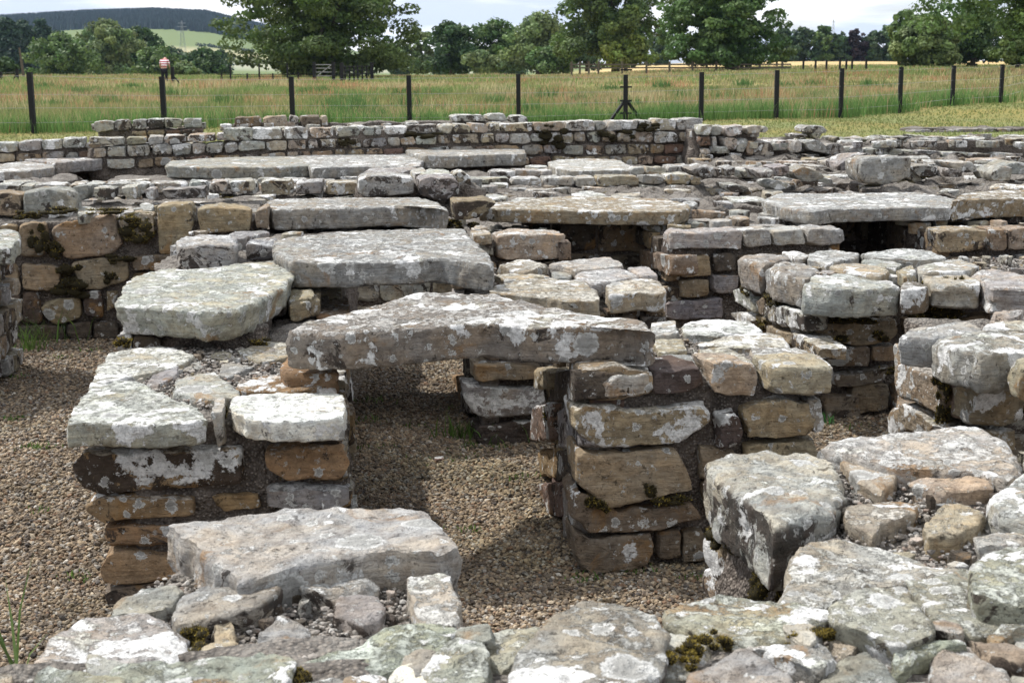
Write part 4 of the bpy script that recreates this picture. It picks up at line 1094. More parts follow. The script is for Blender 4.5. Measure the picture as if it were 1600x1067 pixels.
# ---- the back wall
gw = masonry('stone_wall', (0, 17, 0), 'tall coursed back wall with a moss streaked face, farthest of the ruin', 'stone wall')
BU = np.array([.981, .196])
pW = Plane((0, 17.15), BU)
a0 = pW.hit(137, 240)[0]; aE = pW.hit(1096, 220)[0]
def wallpoly(a, b, d, off=.06): 
    q = pW.world(np.array([a, b]), np.zeros(2), np.array([-off, -off]))[:, :2]; r = pW.world(np.array([b, a]), np.zeros(2), np.array([-d, -d]))[:, :2]
    return np.vstack([q, r])
a350 = pW.hit(350, 210)[0]
body(gw, wallpoly(a0, aE, .75), .94)
core(gw, wallpoly(a350, aE, .75), 1.13)
TW = dict(tones=['pale', 'buff', 'grey', 'pale', 'buff'], lichen=(.5, .95))
px_course(gw, pW, 348, 1098, [(348, 200, 220), (540, 199, 215), (700, 194, 209), (850, 191, 206), (1000, 187, 204), (1098, 186, 205)], 24, 52, .3, **TW)
px_course(gw, pW, 137, 356, [(137, 215, 229), (220, 214, 228), (356, 208, 221)], 30, 62, .3, **TW)
px_course(gw, pW, 143, 1096, [(143, 232, 248), (230, 226, 244), (360, 221, 239), (540, 217, 231), (700, 211, 225), (850, 207, 224), (1000, 206, 223), (1096, 206, 222)], 24, 46, .25, **TW)
TW2 = dict(tones=['buff', 'tan', 'brown', 'pale', 'red', 'grey', 'tan'], lichen=(.2, .7))
px_course(gw, pW, 167, 1097, [(167, 250, 266), (250, 247, 262), (540, 233, 248), (800, 227, 241), (960, 227, 243), (1097, 224, 239)], 20, 40, .25, **TW2)
px_course(gw, pW, 480, 1097, [(480, 252, 268), (800, 244, 259), (960, 245, 259), (1097, 241, 256)], 22, 42, .25, **TW2)
px_course(gw, pW, 780, 1097, [(780, 262, 276), (960, 261, 274), (1097, 258, 272)], 22, 42, .25, **TW2)
rubble(gw, wallpoly(a350, aE, .7, .2), 1.185, 110, .14, .32, th=.08, dz=(-.03, .03), lichen=(.7, .95))
rubble(gw, wallpoly(a0, a350, .7, .15), .98, 30, .14, .32, th=.08, lichen=(.7, .95))
pW2 = Plane((0, 17.85), BU)
px_course(gw, pW2, 366, 514, [(366, 184, 200), (440, 181, 200), (514, 181, 198)], 24, 40, .3, tones=['pale', 'buff', 'brown'], lichen=(.4, .8))
for x0, x1, y0, y1 in [(706, 760, 180, 190), (762, 795, 178, 190), (797, 828, 181, 191), (520, 545, 196, 202)]:
    face(gw, pW2, .3, 'pale', .85, f'{x0},{y0 + 2} {x0 + 8},{y0} {x1 - 6},{y0} {x1},{y1} {x0},{y1}')
core(gw, np.vstack([pW2.world(np.array([pW2.hit(366, 190)[0], pW2.hit(830, 190)[0]]), np.zeros(2), np.array([-.05, -.05]))[:, :2], pW2.world(np.array([pW2.hit(830, 190)[0], pW2.hit(366, 190)[0]]), np.zeros(2), np.array([-.45, -.45]))[:, :2]]), 1.19)
gw2 = masonry('stone_wall', (-5, 18.4, 0), 'short raised length of wall with big white stones at upper left', 'stone wall')
pW3 = Plane((0, 18.75), BU)
q0, q1 = pW3.hit(150, 195)[0], pW3.hit(314, 195)[0]
core(gw2, np.vstack([pW3.world(np.array([q0, q1]), np.zeros(2), np.array([-.06, -.06]))[:, :2], pW3.world(np.array([q1, q0]), np.zeros(2), np.array([-.6, -.6]))[:, :2]]), 1.10)
px_course(gw2, pW3, 146, 315, [(146, 192, 208), (195, 187, 204), (315, 184, 199)], 24, 42, .35, tones=['pale', 'grey', 'pale'], lichen=(.5, .9))
px_course(gw2, pW3, 205, 318, [(205, 205, 213), (318, 200, 212)], 24, 42, .3, tones=['brown', 'tan', 'red', 'buff'], lichen=(.2, .6))
px_course(gw2, pW3, 205, 318, [(205, 214, 226), (318, 212, 224)], 24, 42, .3, **TW2)
rubble(gw2, np.vstack([pW3.world(np.array([q0, q1]), np.zeros(2), np.array([-.3, -.3]))[:, :2], pW3.world(np.array([q1, q0]), np.zeros(2), np.array([-.6, -.6]))[:, :2]]), 1.15, 20, .14, .3)
gw3 = masonry('stone_wall', (-8, 16.2, 0), 'low single course wall edging the mown turf at far left', 'stone wall')
pW4 = Plane((0, 17.5), BU)
q0, q1 = pW4.hit(-40, 225)[0], pW4.hit(136, 225)[0]
core(gw3, np.vstack([pW4.world(np.array([q0, q1]), np.zeros(2), np.array([-.06, -.06]))[:, :2], pW4.world(np.array([q1, q0]), np.zeros(2), np.array([-.6, -.6]))[:, :2]]), .96)
px_course(gw3, pW4, -40, 134, [(-40, 223, 240), (60, 220, 235), (134, 214, 232)], 28, 44, .3, tones=['pale', 'grey'], lichen=(.6, .95))
px_course(gw3, pW4, -40, 140, [(-40, 242, 256), (140, 236, 250)], 28, 44, .3, **TW2)
rubble(gw3, np.vstack([pW4.world(np.array([q0, q1]), np.zeros(2), np.array([-.25, -.25]))[:, :2], pW4.world(np.array([q1, q0]), np.zeros(2), np.array([-.6, -.6]))[:, :2]]), 1.0, 16, .14, .3)

# ---- the right return of the back wall, and the low walls beyond
gy = masonry('stone_wall', (3.2, 16.9, 0), 'stepped broken end of the back wall going down to the right', 'stone wall')
pY = Plane((0, 16.6), (.985, .17))
for tone, li, pts in [
    ('pale', .7, '1093,197 1112,195 1109,211 1093,211'), ('pale', .6, '1112,198 1129,197 1128,213 1113,213'), ('pale', .7, '1129,198 1160,196 1158,210 1134,214'),
    ('pale', .7, '1163,198 1188,196 1188,209 1166,209'), ('pale', .5, '1189,197 1196,198 1196,207 1189,207'),
    ('pale', .8, '1126,216 1152,215 1147,236 1134,234'), ('pale', .7, '1150,218 1168,216 1164,238 1150,236'), ('buff', .5, '1165,223 1180,221 1178,243 1167,242'),
    ('pale', .6, '1180,224 1196,221 1211,224 1211,244 1196,248 1180,244'), ('pale', .8, '1216,221 1232,219 1232,232 1218,233'), ('pale', .8, '1239,221 1251,220 1252,236 1241,239'),
    ('grey', .7, '1252,220 1276,219 1290,227 1290,240 1262,234'), ('grey', .5, '1291,226 1320,226 1322,241 1293,243'), ('grey', .6, '1324,231 1350,230 1351,240 1326,241'),
    ('grey', .6, '1372,231 1402,230 1400,243 1376,244'), ('pale', .9, '1137,239 1159,239 1157,247 1139,248'), ('pale', .9, '1163,246 1184,248 1180,254 1165,252'), ('pale', .95, '1185,249 1224,250 1214,257 1190,256'),
    ('pale', .7, '1232,243 1250,242 1249,250 1234,251'), ('pale', .7, '1256,242 1282,241 1280,252 1262,250'), ('buff', .7, '1100,242 1114,242 1114,254 1101,253'), ('pale', .6, '1115,248 1131,247 1133,260 1116,260'),
    ('pale', .8, '1134,251 1151,251 1150,263 1136,262'), ('orange', .4, '1154,253 1168,253 1168,264 1155,263'), ('pale', .8, '1172,257 1192,257 1190,266 1174,265'), ('red', .7, '1094,214 1112,213 1112,228 1096,228'), ('pale', .9, '1113,214 1122,214 1121,232 1114,232'),
    ('pale', .9, '1100,233 1110,233 1110,241 1101,241'),
]: face(gy, pY, .3, tone, li, pts, RNG.uniform(-.04, .08))
body(gy, np.array([(2.15, 17.2), (3.0, 17.3), (2.9, 17.9), (2.1, 17.8)]), 1.10, rough=.05)
body(gy, np.array([(2.1, 17.22), (3.2, 17.42), (7.5, 18.2), (7.3, 18.9), (2.1, 17.9)]), .91, rough=.06)
body(gy, np.array([(2.1, 16.2), (4.2, 16.6), (8.5, 17.2), (8.5, 17.8), (2.1, 17.2)]), .76, rough=.08)
rubble(gy, np.array([(2.3, 17.05), (7.4, 17.75), (7.4, 18.5), (2.3, 17.9)]), .965, 150, .2, .45, lichen=(.6, .95))
rubble(gy, np.array([(2.2, 17.2), (3.0, 17.3), (2.9, 17.9), (2.1, 17.8)]), 1.14, 12, .16, .36, lichen=(.6, .95))
rubble(gy, np.array([(2.2, 14.8), (8.4, 15.5), (8.4, 17.6), (2.2, 16.9)]), .81, 170, .22, .55, lichen=(.5, .9))
body(gy, np.array([(2.1, 14.6), (8.5, 15.4), (8.5, 17.6), (2.1, 16.8)]), .72, rough=.08)
px_course(gy, pY, 1290, 1660, [(1290, 229, 242), (1470, 236, 250), (1660, 244, 260)], 22, 46, .3, tones=['grey', 'pale'], lichen=(.6, .95))
px_course(gy, pY, 1230, 1660, [(1230, 244, 256), (1470, 252, 264), (1660, 262, 276)], 26, 56, .3, tones=['grey', 'pale', 'buff'], lichen=(.6, .95))
gz = masonry('stone_wall', (5.4, 18.6, 0), 'ragged low wall with one proud block, along the mown turf at right', 'stone wall')
pZ = Plane((0, 18.0), (.985, .17))
for tone, li, pts in [
    ('grey', .7, '1253,202 1262,196 1290,198 1294,206 1288,209 1256,208'), ('grey', .6, '1268,209 1288,208 1284,219 1272,218'), ('grey', .7, '1241,211 1262,209 1262,215 1244,217'), ('grey', .5, '1300,216 1312,214 1314,222 1302,224'),
    ('grey', .5, '1318,217 1328,216 1330,224 1318,225'), ('grey', .5, '1334,217 1348,216 1350,223 1336,225'), ('grey', .7, '1364,218 1380,213 1382,222 1368,226'), ('grey', .7, '1383,213 1404,214 1404,223 1388,224'),
    ('grey', .6, '1405,215 1430,214 1430,223 1408,223'), ('pale', .6, '1430,211 1455,213 1452,225 1436,225'), ('grey', .6, '1456,215 1470,218 1472,224 1458,222'),
]: face(gz, pZ, .4, tone, li, pts)
body(gz, np.array([(3.2, 18.7), (9.2, 19.7), (9.0, 20.5), (3.1, 19.4)]), .88, rough=.06)
rubble(gz, np.array([(3.4, 18.8), (9.0, 19.8), (8.9, 20.3), (3.3, 19.3)]), .935, 110, .2, .42, lichen=(.5, .9))
gz2 = masonry('stone_wall', (7.6, 18.5, 0), 'pale double course wall running off the right edge behind the rubble', 'stone wall')
pZ2 = Plane((0, 17.2), (.985, .17))
px_course(gz2, pZ2, 1445, 1640, [(1445, 226, 239), (1520, 225, 243), (1640, 232, 254)], 18, 34, .35, tones=['pale', 'grey', 'buff', 'orange'], lichen=(.5, .9))
body(gz2, np.array([(5.3, 18.25), (9, 18.9), (8.8, 19.6), (5.2, 18.9)]), .92, rough=.05)
rubble(gz2, np.array([(5.3, 18.4), (9, 19.0), (8.8, 19.6), (5.2, 18.9)]), .975, 90, .2, .45, tones=['grey', 'pale'], lichen=(.6, .9))
gz3 = masonry('stone_wall', (8.0, 22, 0), 'isolated low wall in the mown turf at far right', 'stone wall')
pZ3 = Plane((0, 20.8), (.99, .14))
px_course(gz3, pZ3, 1425, 1585, [(1425, 203, 214), (1500, 202, 214), (1585, 200, 209)], 22, 44, .35, tones=['grey', 'brown', 'grey'], lichen=(.3, .7))
px_course(gz3, pZ3, 1530, 1640, [(1530, 210, 220), (1640, 212, 224)], 22, 44, .35, tones=['grey', 'brown', 'buff'], lichen=(.3, .7))
px_course(gz3, pZ3, 1420, 1530, [(1420, 213, 219), (1530, 213, 219)], 22, 44, .35, tones=['grey', 'brown', 'buff'], lichen=(.3, .7))
q0, q1 = pZ3.hit(1428, 205)[0], pZ3.hit(1640, 205)[0]
core(gz3, np.vstack([pZ3.world(np.array([q0, q1]), np.zeros(2), np.array([-.06, -.06]))[:, :2], pZ3.world(np.array([q1, q0]), np.zeros(2), np.array([-.6, -.6]))[:, :2]]), .93)

# ------------------------------------------------------------------ ground, gravel, meadow, hills
def sm(x, a, b):
    t = np.clip((np.asarray(x, float) - a) / (b - a), 0, 1); return t * t * (3 - 2 * t)

RX = np.array([-1600, -1100, -686, -560, -470, -400, -347, -280, -170, 0, 300, 900]); RH = np.array([28, 45, 60, 67, 70, 67, 55, 38, 16, 2, 0, 0])
def zt(X, Y):
    """Height of the land beyond the ruin."""
    X, Y = np.asarray(X, float), np.asarray(Y, float)
    z = .86 + .016 * np.clip(X - 2, 0, 30) * sm(Y, 18, 30)
    z = z + np.clip(Y - 60, 0, 300) * .0045 * sm(X / np.maximum(Y, 1), 0.02, 0.2)
    z = z - 5.0 * sm(Y, 120, 260) * (1 - sm(X / np.maximum(Y, 1), -0.05, 0.12))
    z = z + np.interp(X * 1900 / np.maximum(Y, 700), RX, RH) * sm(Y, 700, 1950) ** 1.0 * np.where(Y > 700, 1, 0)
    z = z + .05 * np.sin(X * .7 + Y * .33) * np.sin(Y * .21 - X * .13) * sm(Y, 19, 26)
    return z

POSTS = [(52, 22.0, 113, 200), (256.5, 22.9, 120, 190), (457.5, 23.8, 120, 194), (640, 24.6, 118, 192), (810, 25.3, 116, 190), (977, 25.6, 117, 188),
         (1095, 25.2, 113, 189), (1212, 26.0, 110, 189), (1313, 27.5, 107, 178), (1405, 29.0, 105, 176), (1487, 30.8, 103, 169), (1563, 33.0, 101, 161)]
def at_depth(x, y, Y):
    d = ray(x, y); return EYE + d * (Y / d[1])
PW = np.array([at_depth(x, 150, Y)[:2] for x, Y, _, _ in POSTS])
def fence_y(X):
    return np.interp(X, PW[:, 0], PW[:, 1], left=PW[0, 1] - 3, right=PW[-1, 1] + 5) if np.isscalar(X) else np.interp(X, np.r_[-40, PW[:, 0], 30], np.r_[14.0, PW[:, 1], 60.0])

gravel = new_mesh('gravel_bed', np.array([(-40, -6, 0), (40, -6, 0), (40, 17.6 + 7, 0), (-40, 17.6 - 7, 0)], float), [(0, 1, 2, 3)])
tag(link('gravel_bed', gravel, MAT['gravel_bed']), kind='structure')

nY, nX = 170, 150
yy = np.r_[17.5, 17.5 + (np.geomspace(1, 3300, nY - 1) - 1)]
ss = np.linspace(-1, 1, nX); ss = np.sign(ss) * (np.abs(ss) ** 1.3) * 1.25
Yg, Sg = np.meshgrid(yy, ss, indexing='ij')
Xg = Sg * (Yg + 10)
Yg = Yg + .18 * np.clip(Xg, -12, 12) * (1 - sm(Yg, 20, 60))
Zg = zt(Xg, Yg); Zg[0] = -.1
ix = np.arange(nY * nX).reshape(nY, nX)
Q = np.stack([ix[:-1, :-1], ix[:-1, 1:], ix[1:, 1:], ix[1:, :-1]], -1).reshape(-1, 4)
x_, y_ = Xg.ravel(), Yg.ravel()
mown = np.array([.20, .22, .082]); mead = np.array([.235, .235, .098]); hay = np.array([.46, .38, .20]); field = np.array([.115, .17, .062])
m = sm(y_ - fence_y(x_), -.6, .3)[:, None]
C = mown * (1 - m) + mead * m
r = x_ / np.maximum(y_, 1)
hm = (sm(y_, 128, 140) * sm(r, .04, .06) * (1 - sm(y_, 420, 500)))[:, None]
C = C * (1 - hm) + hay * hm
fm = sm(y_, 500, 700)[:, None]; C = C * (1 - fm) + field * fm
f2 = (sm(y_, 1010, 1030) * (1 - sm(y_, 1120, 1140)) * (1 - sm(r, -.17, -.16)))[:, None]; C = C * (1 - f2) + np.array([.30, .31, .19]) * f2
f3 = (sm(y_, 860, 880) * (1 - sm(y_, 960, 980)))[:, None]; C = C * (1 - f3) + np.array([.27, .31, .24]) * f3
tag(link('ground', new_mesh('ground', np.stack([Xg.ravel(), Yg.ravel(), Zg.ravel()], 1), Q, None, True, None, C), MAT['turf']), kind='structure')

# pebbles: real stones wherever the gravel is seen close by
rs = np.random.RandomState(3)
ico = np.array([(0, -.5257, .8507), (.8507, 0, .5257), (.8507, 0, -.5257), (-.8507, 0, -.5257), (-.8507, 0, .5257), (-.5257, .8507, 0), (.5257, .8507, 0), (.5257, -.8507, 0), (-.5257, -.8507, 0), (0, -.5257, -.8507), (0, .5257, -.8507), (0, .5257, .8507)])
icf = np.array([(1, 2, 6), (1, 7, 2), (3, 4, 5), (4, 3, 8), (6, 5, 11), (5, 6, 10), (9, 10, 2), (10, 9, 3), (7, 8, 9), (8, 7, 0), (11, 0, 1), (0, 11, 4), (6, 2, 10), (1, 6, 11), (3, 5, 10), (5, 4, 11), (2, 7, 9), (7, 1, 0), (3, 9, 8), (4, 8, 0)])
def pebbles(n, x0, x1, y0, y1, r0, r1, seed):
    rs = np.random.RandomState(seed)
    p = np.column_stack([rs.uniform(x0, x1, n), rs.uniform(y0, y1, n)])
    # keep what the photograph's surroundings could show: drop the wall footprints
    for B in BODIES: p = p[~inpoly(B, p)]
    n = len(p); s = r0 + (r1 - r0) * rs.beta(1.6, 3.2, n)
    V = np.repeat(ico[None], n, 0) * (1 + rs.uniform(-.28, .28, (n, 12, 1)))
    V = V * (s[:, None, None] * np.stack([rs.uniform(.8, 1.35, n), rs.uniform(.65, 1.0, n), rs.uniform(.5, .8, n)], 1)[:, None, :])
    a = rs.uniform(0, 6.28, n); ca, sa = np.cos(a)[:, None], np.sin(a)[:, None]
    t = rs.uniform(-.5, .5, n)[:, None]; V[..., 2] += V[..., 0] * t
    X = V[..., 0] * ca - V[..., 1] * sa; Yv = V[..., 0] * sa + V[..., 1] * ca
    V = np.stack([X + p[:, :1], Yv + p[:, 1:], V[..., 2] + (s * rs.uniform(.0, .75, n))[:, None]], -1)
    pal = np.array([(.26, .20, .14), (.34, .27, .19), (.20, .165, .13), (.13, .105, .085), (.30, .28, .25), (.40, .34, .26), (.23, .15, .10), (.10, .09, .085), (.48, .45, .41)]) * np.array([.80, .775, .74])
    c = pal[rs.choice(len(pal), n, p=[.22, .16, .2, .14, .1, .06, .06, .04, .02])] * rs.uniform(.8, 1.2, (n, 1))
    wear = fbm(np.column_stack([p * 1.9, 0 * p[:, :1]]), 4, .6)                     # trodden, silty and weedy patches
    c = c * (1 + .28 * np.clip(wear[:, :1], -1, 1)) * np.column_stack([1 - .03 * np.clip(wear[:, 1], 0, 1), np.ones(n), 1 - .08 * np.clip(wear[:, 1], 0, 1)])
    s = s * (1 + .3 * np.clip(wear[:, 2], -.8, .8))
    F = (icf[None] + (np.arange(n) * 12)[:, None, None]).reshape(-1, 3)
    return V.reshape(-1, 3), F, np.repeat(c, 12, 0)
PB = [pebbles(19500, -.5, 1.6, 3.95, 5.6, .005, .0145, 1), pebbles(23400, -2.7, -.7, 3.2, 5.2, .005, .0145, 2), pebbles(14300, -.75, .3, 5.4, 7.3, .006, .015, 3),
      pebbles(16900, -3.3, -1.4, 5.2, 8.0, .0065, .016, 4), pebbles(7800, -.9, -.1, 7.0, 9.2, .0065, .016, 5), pebbles(7800, -3.5, -1.6, 8.0, 9.8, .0065, .016, 6), pebbles(4550, 1.1, 2.2, 5.6, 7.6, .006, .015, 7)]
o = 0; Vs, Fs, Cs = [], [], []
for v, f, c in PB: Vs.append(v); Fs.append(f + o); Cs.append(c); o += len(v)
tag(link('gravel', new_mesh('gravel', np.vstack(Vs), None, np.vstack(Fs), False, None, np.vstack(Cs)), MAT['pebble']), kind='stuff')
chip = cap(None, .018, .018, 'red', .2, '679,713 694,712 694,717 680,718', name='stone_chip'); tag(chip, 'small reddish flat stone chip lying alone on the gravel of the passage', 'stone')

# long meadow grass beyond the fence, short mown grass before it
def meadow(n, y0, y1, h0, h1, w0, seed):
    rs = np.random.RandomState(seed)
    Y = (rs.uniform(y0 ** .6, y1 ** .6, n)) ** (1 / .6)
    X = rs.uniform(-.42, .42, n) * Y
    k = Y > fence_y(X) + .15; X, Y = X[k], Y[k]; n = len(X)
    Z = zt(X, Y) - .03
    p3 = np.column_stack([X * .16, Y * .10, 0 * X]); pn = fbm(p3, 4, .65) * 1.2
    rel = Y - fence_y(X)
    lush = np.clip(sm(pn[:, 0], .0, .7) * .7 + (1 - sm(rel, .5, 5.0)) * .9, 0, 1)
    seedy = np.clip(sm(pn[:, 1], -.35, .45), 0, 1) * (1 - .85 * lush)
    H = rs.uniform(h0, h1, n) * (.75 + .45 * lush) * (.8 + .3 * pn[:, 2])
    green = np.array([.225, .235, .095]); fresh = np.array([.150, .250, .075]); straw = np.array([.37, .33, .175]); rust = np.array([.36, .235, .15])
    c = green * (1 - lush[:, None]) + fresh * lush[:, None]
    u = rs.uniform(0, 1, n)
    isst = u < .42 * seedy + .12; isru = (u > .66) & (u < .66 + .34 * seedy)
    c[isst] = straw; c[isru] = rust
    c = c * rs.uniform(.65, 1.35, (n, 1)) * rs.uniform(.9, 1.1, (n, 3))
    H = np.where(isst | isru, H * 1.06, H)
    W = w0 * Y / 25.0 * rs.uniform(.6, 1.5, n)
    return np.column_stack([X, Y, Z]), H, W, c
M = [meadow(190000, 21, 55, .16, .36, .0105, 21), meadow(120000, 50, 150, .2, .36, .012, 22)]
def clumps(n, per, y0, y1, h, col, spread, w0, seed, at=None):
    rs = np.random.RandomState(seed)
    if at is None:
        Y = rs.uniform(y0, y1, n); X = rs.uniform(-.40, .40, n) * Y
    else: X, Y = at[:, 0], at[:, 1]; n = len(X)
    X = np.repeat(X, per) + rs.normal(0, spread, n * per); Y = np.repeat(Y, per) + rs.normal(0, spread, n * per)
    hs = np.repeat(rs.uniform(.6, 1.2, n), per); k = (Y > fence_y(X) - .15) & (Y > 19.0); X, Y, hs = X[k], Y[k], hs[k]; n = len(X)
    return np.column_stack([X, Y, zt(X, Y) - .02]), rs.uniform(.5, 1.0, n) * h * hs, w0 * Y / 25 * rs.uniform(.6, 1.4, n), np.array(col) * rs.uniform(.65, 1.35, (n, 1))
M += [clumps(70, 110, 23, 60, .42, (.10, .185, .06), .22, .014, 41), clumps(60, 60, 26, 90, .50, (.40, .23, .13), .5, .010, 42), clumps(60, 70, 24, 80, .50, (.44, .38, .22), .45, .010, 43),
      clumps(0, 150, 0, 0, .40, (.12, .22, .065), .24, .013, 44, np.vstack([PW + np.array([dx, .25]) for dx in (-1.2, -.7, -.3, .1, .5, 1.0)]))]
P, H, W, C = (np.concatenate([a[i] for a in M]) for i in range(4))
tag(blades('meadow_grass', P, H, W, C, MAT['grass'], None, .5, None, 5), kind='stuff')
n = 45000
rs = np.random.RandomState(31)
Y = rs.uniform(16.5, 33, n); X = rs.uniform(-.40, .42, n) * Y
k = (Y < fence_y(X) + .3) & (Y > 18.4 + .18 * X); X, Y = X[k], Y[k]; n = len(X)
pn = fbm(np.column_stack([X * .5 + Y * .2, Y * .35, 0 * X]), 3)[:, 0]
c = np.where((rs.uniform(0, 1, n) < .33 + .6 * pn)[:, None], np.array([.26, .25, .11]), np.array([.20, .235, .085])) * rs.uniform(.8, 1.2, (n, 1))
tag(blades('mown_grass', np.column_stack([X, Y, zt(X, Y) - .005]), rs.uniform(.02, .05, n), .018 * Y / 22 * rs.uniform(.7, 1.4, n), c, MAT['grass'], None, 1.2, None, 6), kind='stuff')

def grit(g, poly, z, n, r0, r1, seed):
    """Loose grit lying in the hollows of a wall top."""
    rs = np.random.RandomState(seed); P = np.asarray(poly, float)
    p = rs.uniform(P.min(0), P.max(0), (n * 2, 2)); p = p[inpoly(P, p)][:n]; n = len(p); s = r0 + (r1 - r0) * rs.beta(1.3, 4, n)
    V = np.repeat(ico[None], n, 0) * (1 + rs.uniform(-.3, .3, (n, 12, 1))) * (s[:, None, None] * np.stack([rs.uniform(.8, 1.4, n), rs.uniform(.7, 1.1, n), rs.uniform(.5, .9, n)], 1)[:, None, :])
    V = V + np.column_stack([p, z + rs.uniform(-.012, .012, n) + s * .3])[:, None, :]
    pal = np.array([(.26, .235, .21), (.33, .30, .27), (.17, .15, .13), (.07, .065, .06), (.42, .40, .37), (.22, .17, .14)])
    c = pal[rs.choice(6, n, p=[.28, .22, .2, .12, .12, .06])] * rs.uniform(.8, 1.2, (n, 1))
    F = (icf[None] + (np.arange(n) * 12)[:, None, None]).reshape(-1, 3); ctr = np.array([*P.mean(0), z])
    o = link('grit', new_mesh('grit', V.reshape(-1, 3) - ctr, None, F, False, None, np.repeat(c, 12, 0)), MAT['pebble'], g.root, ctr); o['kind'] = 'stuff'
grit(gs, np.array([(-0.88, 2.3), (-0.33, 2.35), (-0.16, 2.74), (-0.2, 3.0), (-0.78, 3.0)]), .775, 4200, .003, .012, 1)
grit(gr, np.array([(0.75, 2.9), (2.2, 3.05), (2.3, 3.9), (0.95, 3.9), (0.72, 3.5)]), .785, 9000, .003, .013, 2)
grit(gf, np.array([(-.9, 2.0), (1.9, 2.0), (1.9, 2.72), (1.2, 2.66), (-.1, 2.5), (-.9, 2.3)]), .835, 7000, .003, .011, 3)
grit(ga, np.array([(-1.42, 5.0), (-.68, 5.05), (-.85, 6.1), (-1.5, 6.1)]), .668, 4500, .004, .013, 4)
grit(gc, np.array([(.33, 5.28), (1.05, 5.36), (.95, 6.2), (.30, 6.15)]), .738, 3000, .004, .012, 5)
grit(gd, np.array([(-.1, 7.1), (.7, 7.2), (.6, 8.1), (-.2, 8.1)]), .735, 2500, .005, .014, 6)
grit(ge, np.array([(1.7, 7.7), (3.6, 7.9), (3.6, 8.7), (1.6, 8.5)]), .72, 3000, .005, .015, 7)

def tuft(x, y, n, spread, h, label, z=0.0, col=(.10, .17, .04)):
    w = on_z(x, y, z); rs = np.random.RandomState(int(x * 7 + y))
    q = rs.normal(0, 1, (n, 2)) * spread; P = np.column_stack([w[0] + q[:, 0], w[1] + q[:, 1] * .7, np.full(n, z)])
    c = np.array(col) * rs.uniform(.6, 1.5, (n, 1)) * rs.uniform(.9, 1.1, (n, 3))
    o = blades('grass_tuft', P, rs.uniform(.35, 1.0, n) * h, rs.uniform(.004, .009, n), c, MAT['grass'], None, .9, None, int(x))
    return tag(o, label, 'grass tuft', kind='stuff')
tuft(45, 548, 60, .07, .22, 'grass tuft at the foot of the wall at far left')
tuft(80, 536, 26, .12, .34, 'long bent grass blades beside the tuft at far left')
tuft(722, 684, 70, .06, .13, 'grass tuft left of the pier beneath the lintel')
tuft(760, 694, 26, .07, .13, 'grass blades in front of the pier beneath the lintel')
tuft(560, 660, 40, .08, .05, 'small grass patch in the gravel beside the left pier')
tuft(575, 628, 40, .06, .04, 'tiny grass patch in the sunlit gravel')
tuft(700, 715, 40, .12, .03, 'thin green growth in the gravel of the passage')
tuft(820, 748, 50, .06, .03, 'tiny green patch beside the pier right of the passage')
tuft(22, 655, 60, .04, .03, 'small green patch in the gravel at the left edge')
tuft(65, 700, 70, .05, .03, 'second small green patch in the gravel left of the front pier')
tuft(1288, 662, 26, .03, .07, 'green seedling in the gravel between the piers at right', col=(.06, .18, .05))
rs = np.random.RandomState(91); WP = []
for x, y in [(600, 700), (640, 668), (705, 640), (735, 700), (905, 905), (985, 892), (845, 690), (120, 905), (150, 800), (95, 560), (150, 548), (28, 590), (548, 700), (780, 700), (1330, 668), (1090, 905), (735, 830), (60, 800)]:
    w = on_z(x, y, 0); n = rs.randint(12, 30); WP.append(np.column_stack([w[0] + rs.normal(0, .035, n), w[1] + rs.normal(0, .025, n), np.zeros(n)]))
WP = np.vstack(WP); n = len(WP)
tag(blades('weeds', WP, rs.uniform(.012, .035, n), rs.uniform(.004, .009, n), np.array([.11, .18, .045]) * rs.uniform(.6, 1.5, (n, 1)), MAT['grass'], None, .9, None, 92), 'tiny green weeds sprouting here and there in the gravel', 'weeds', kind='stuff')
tuft(30, 1075, 5, .012, .38, 'single tall grass blades at the bottom left corner of the picture', z=.5, col=(.10, .15, .05))

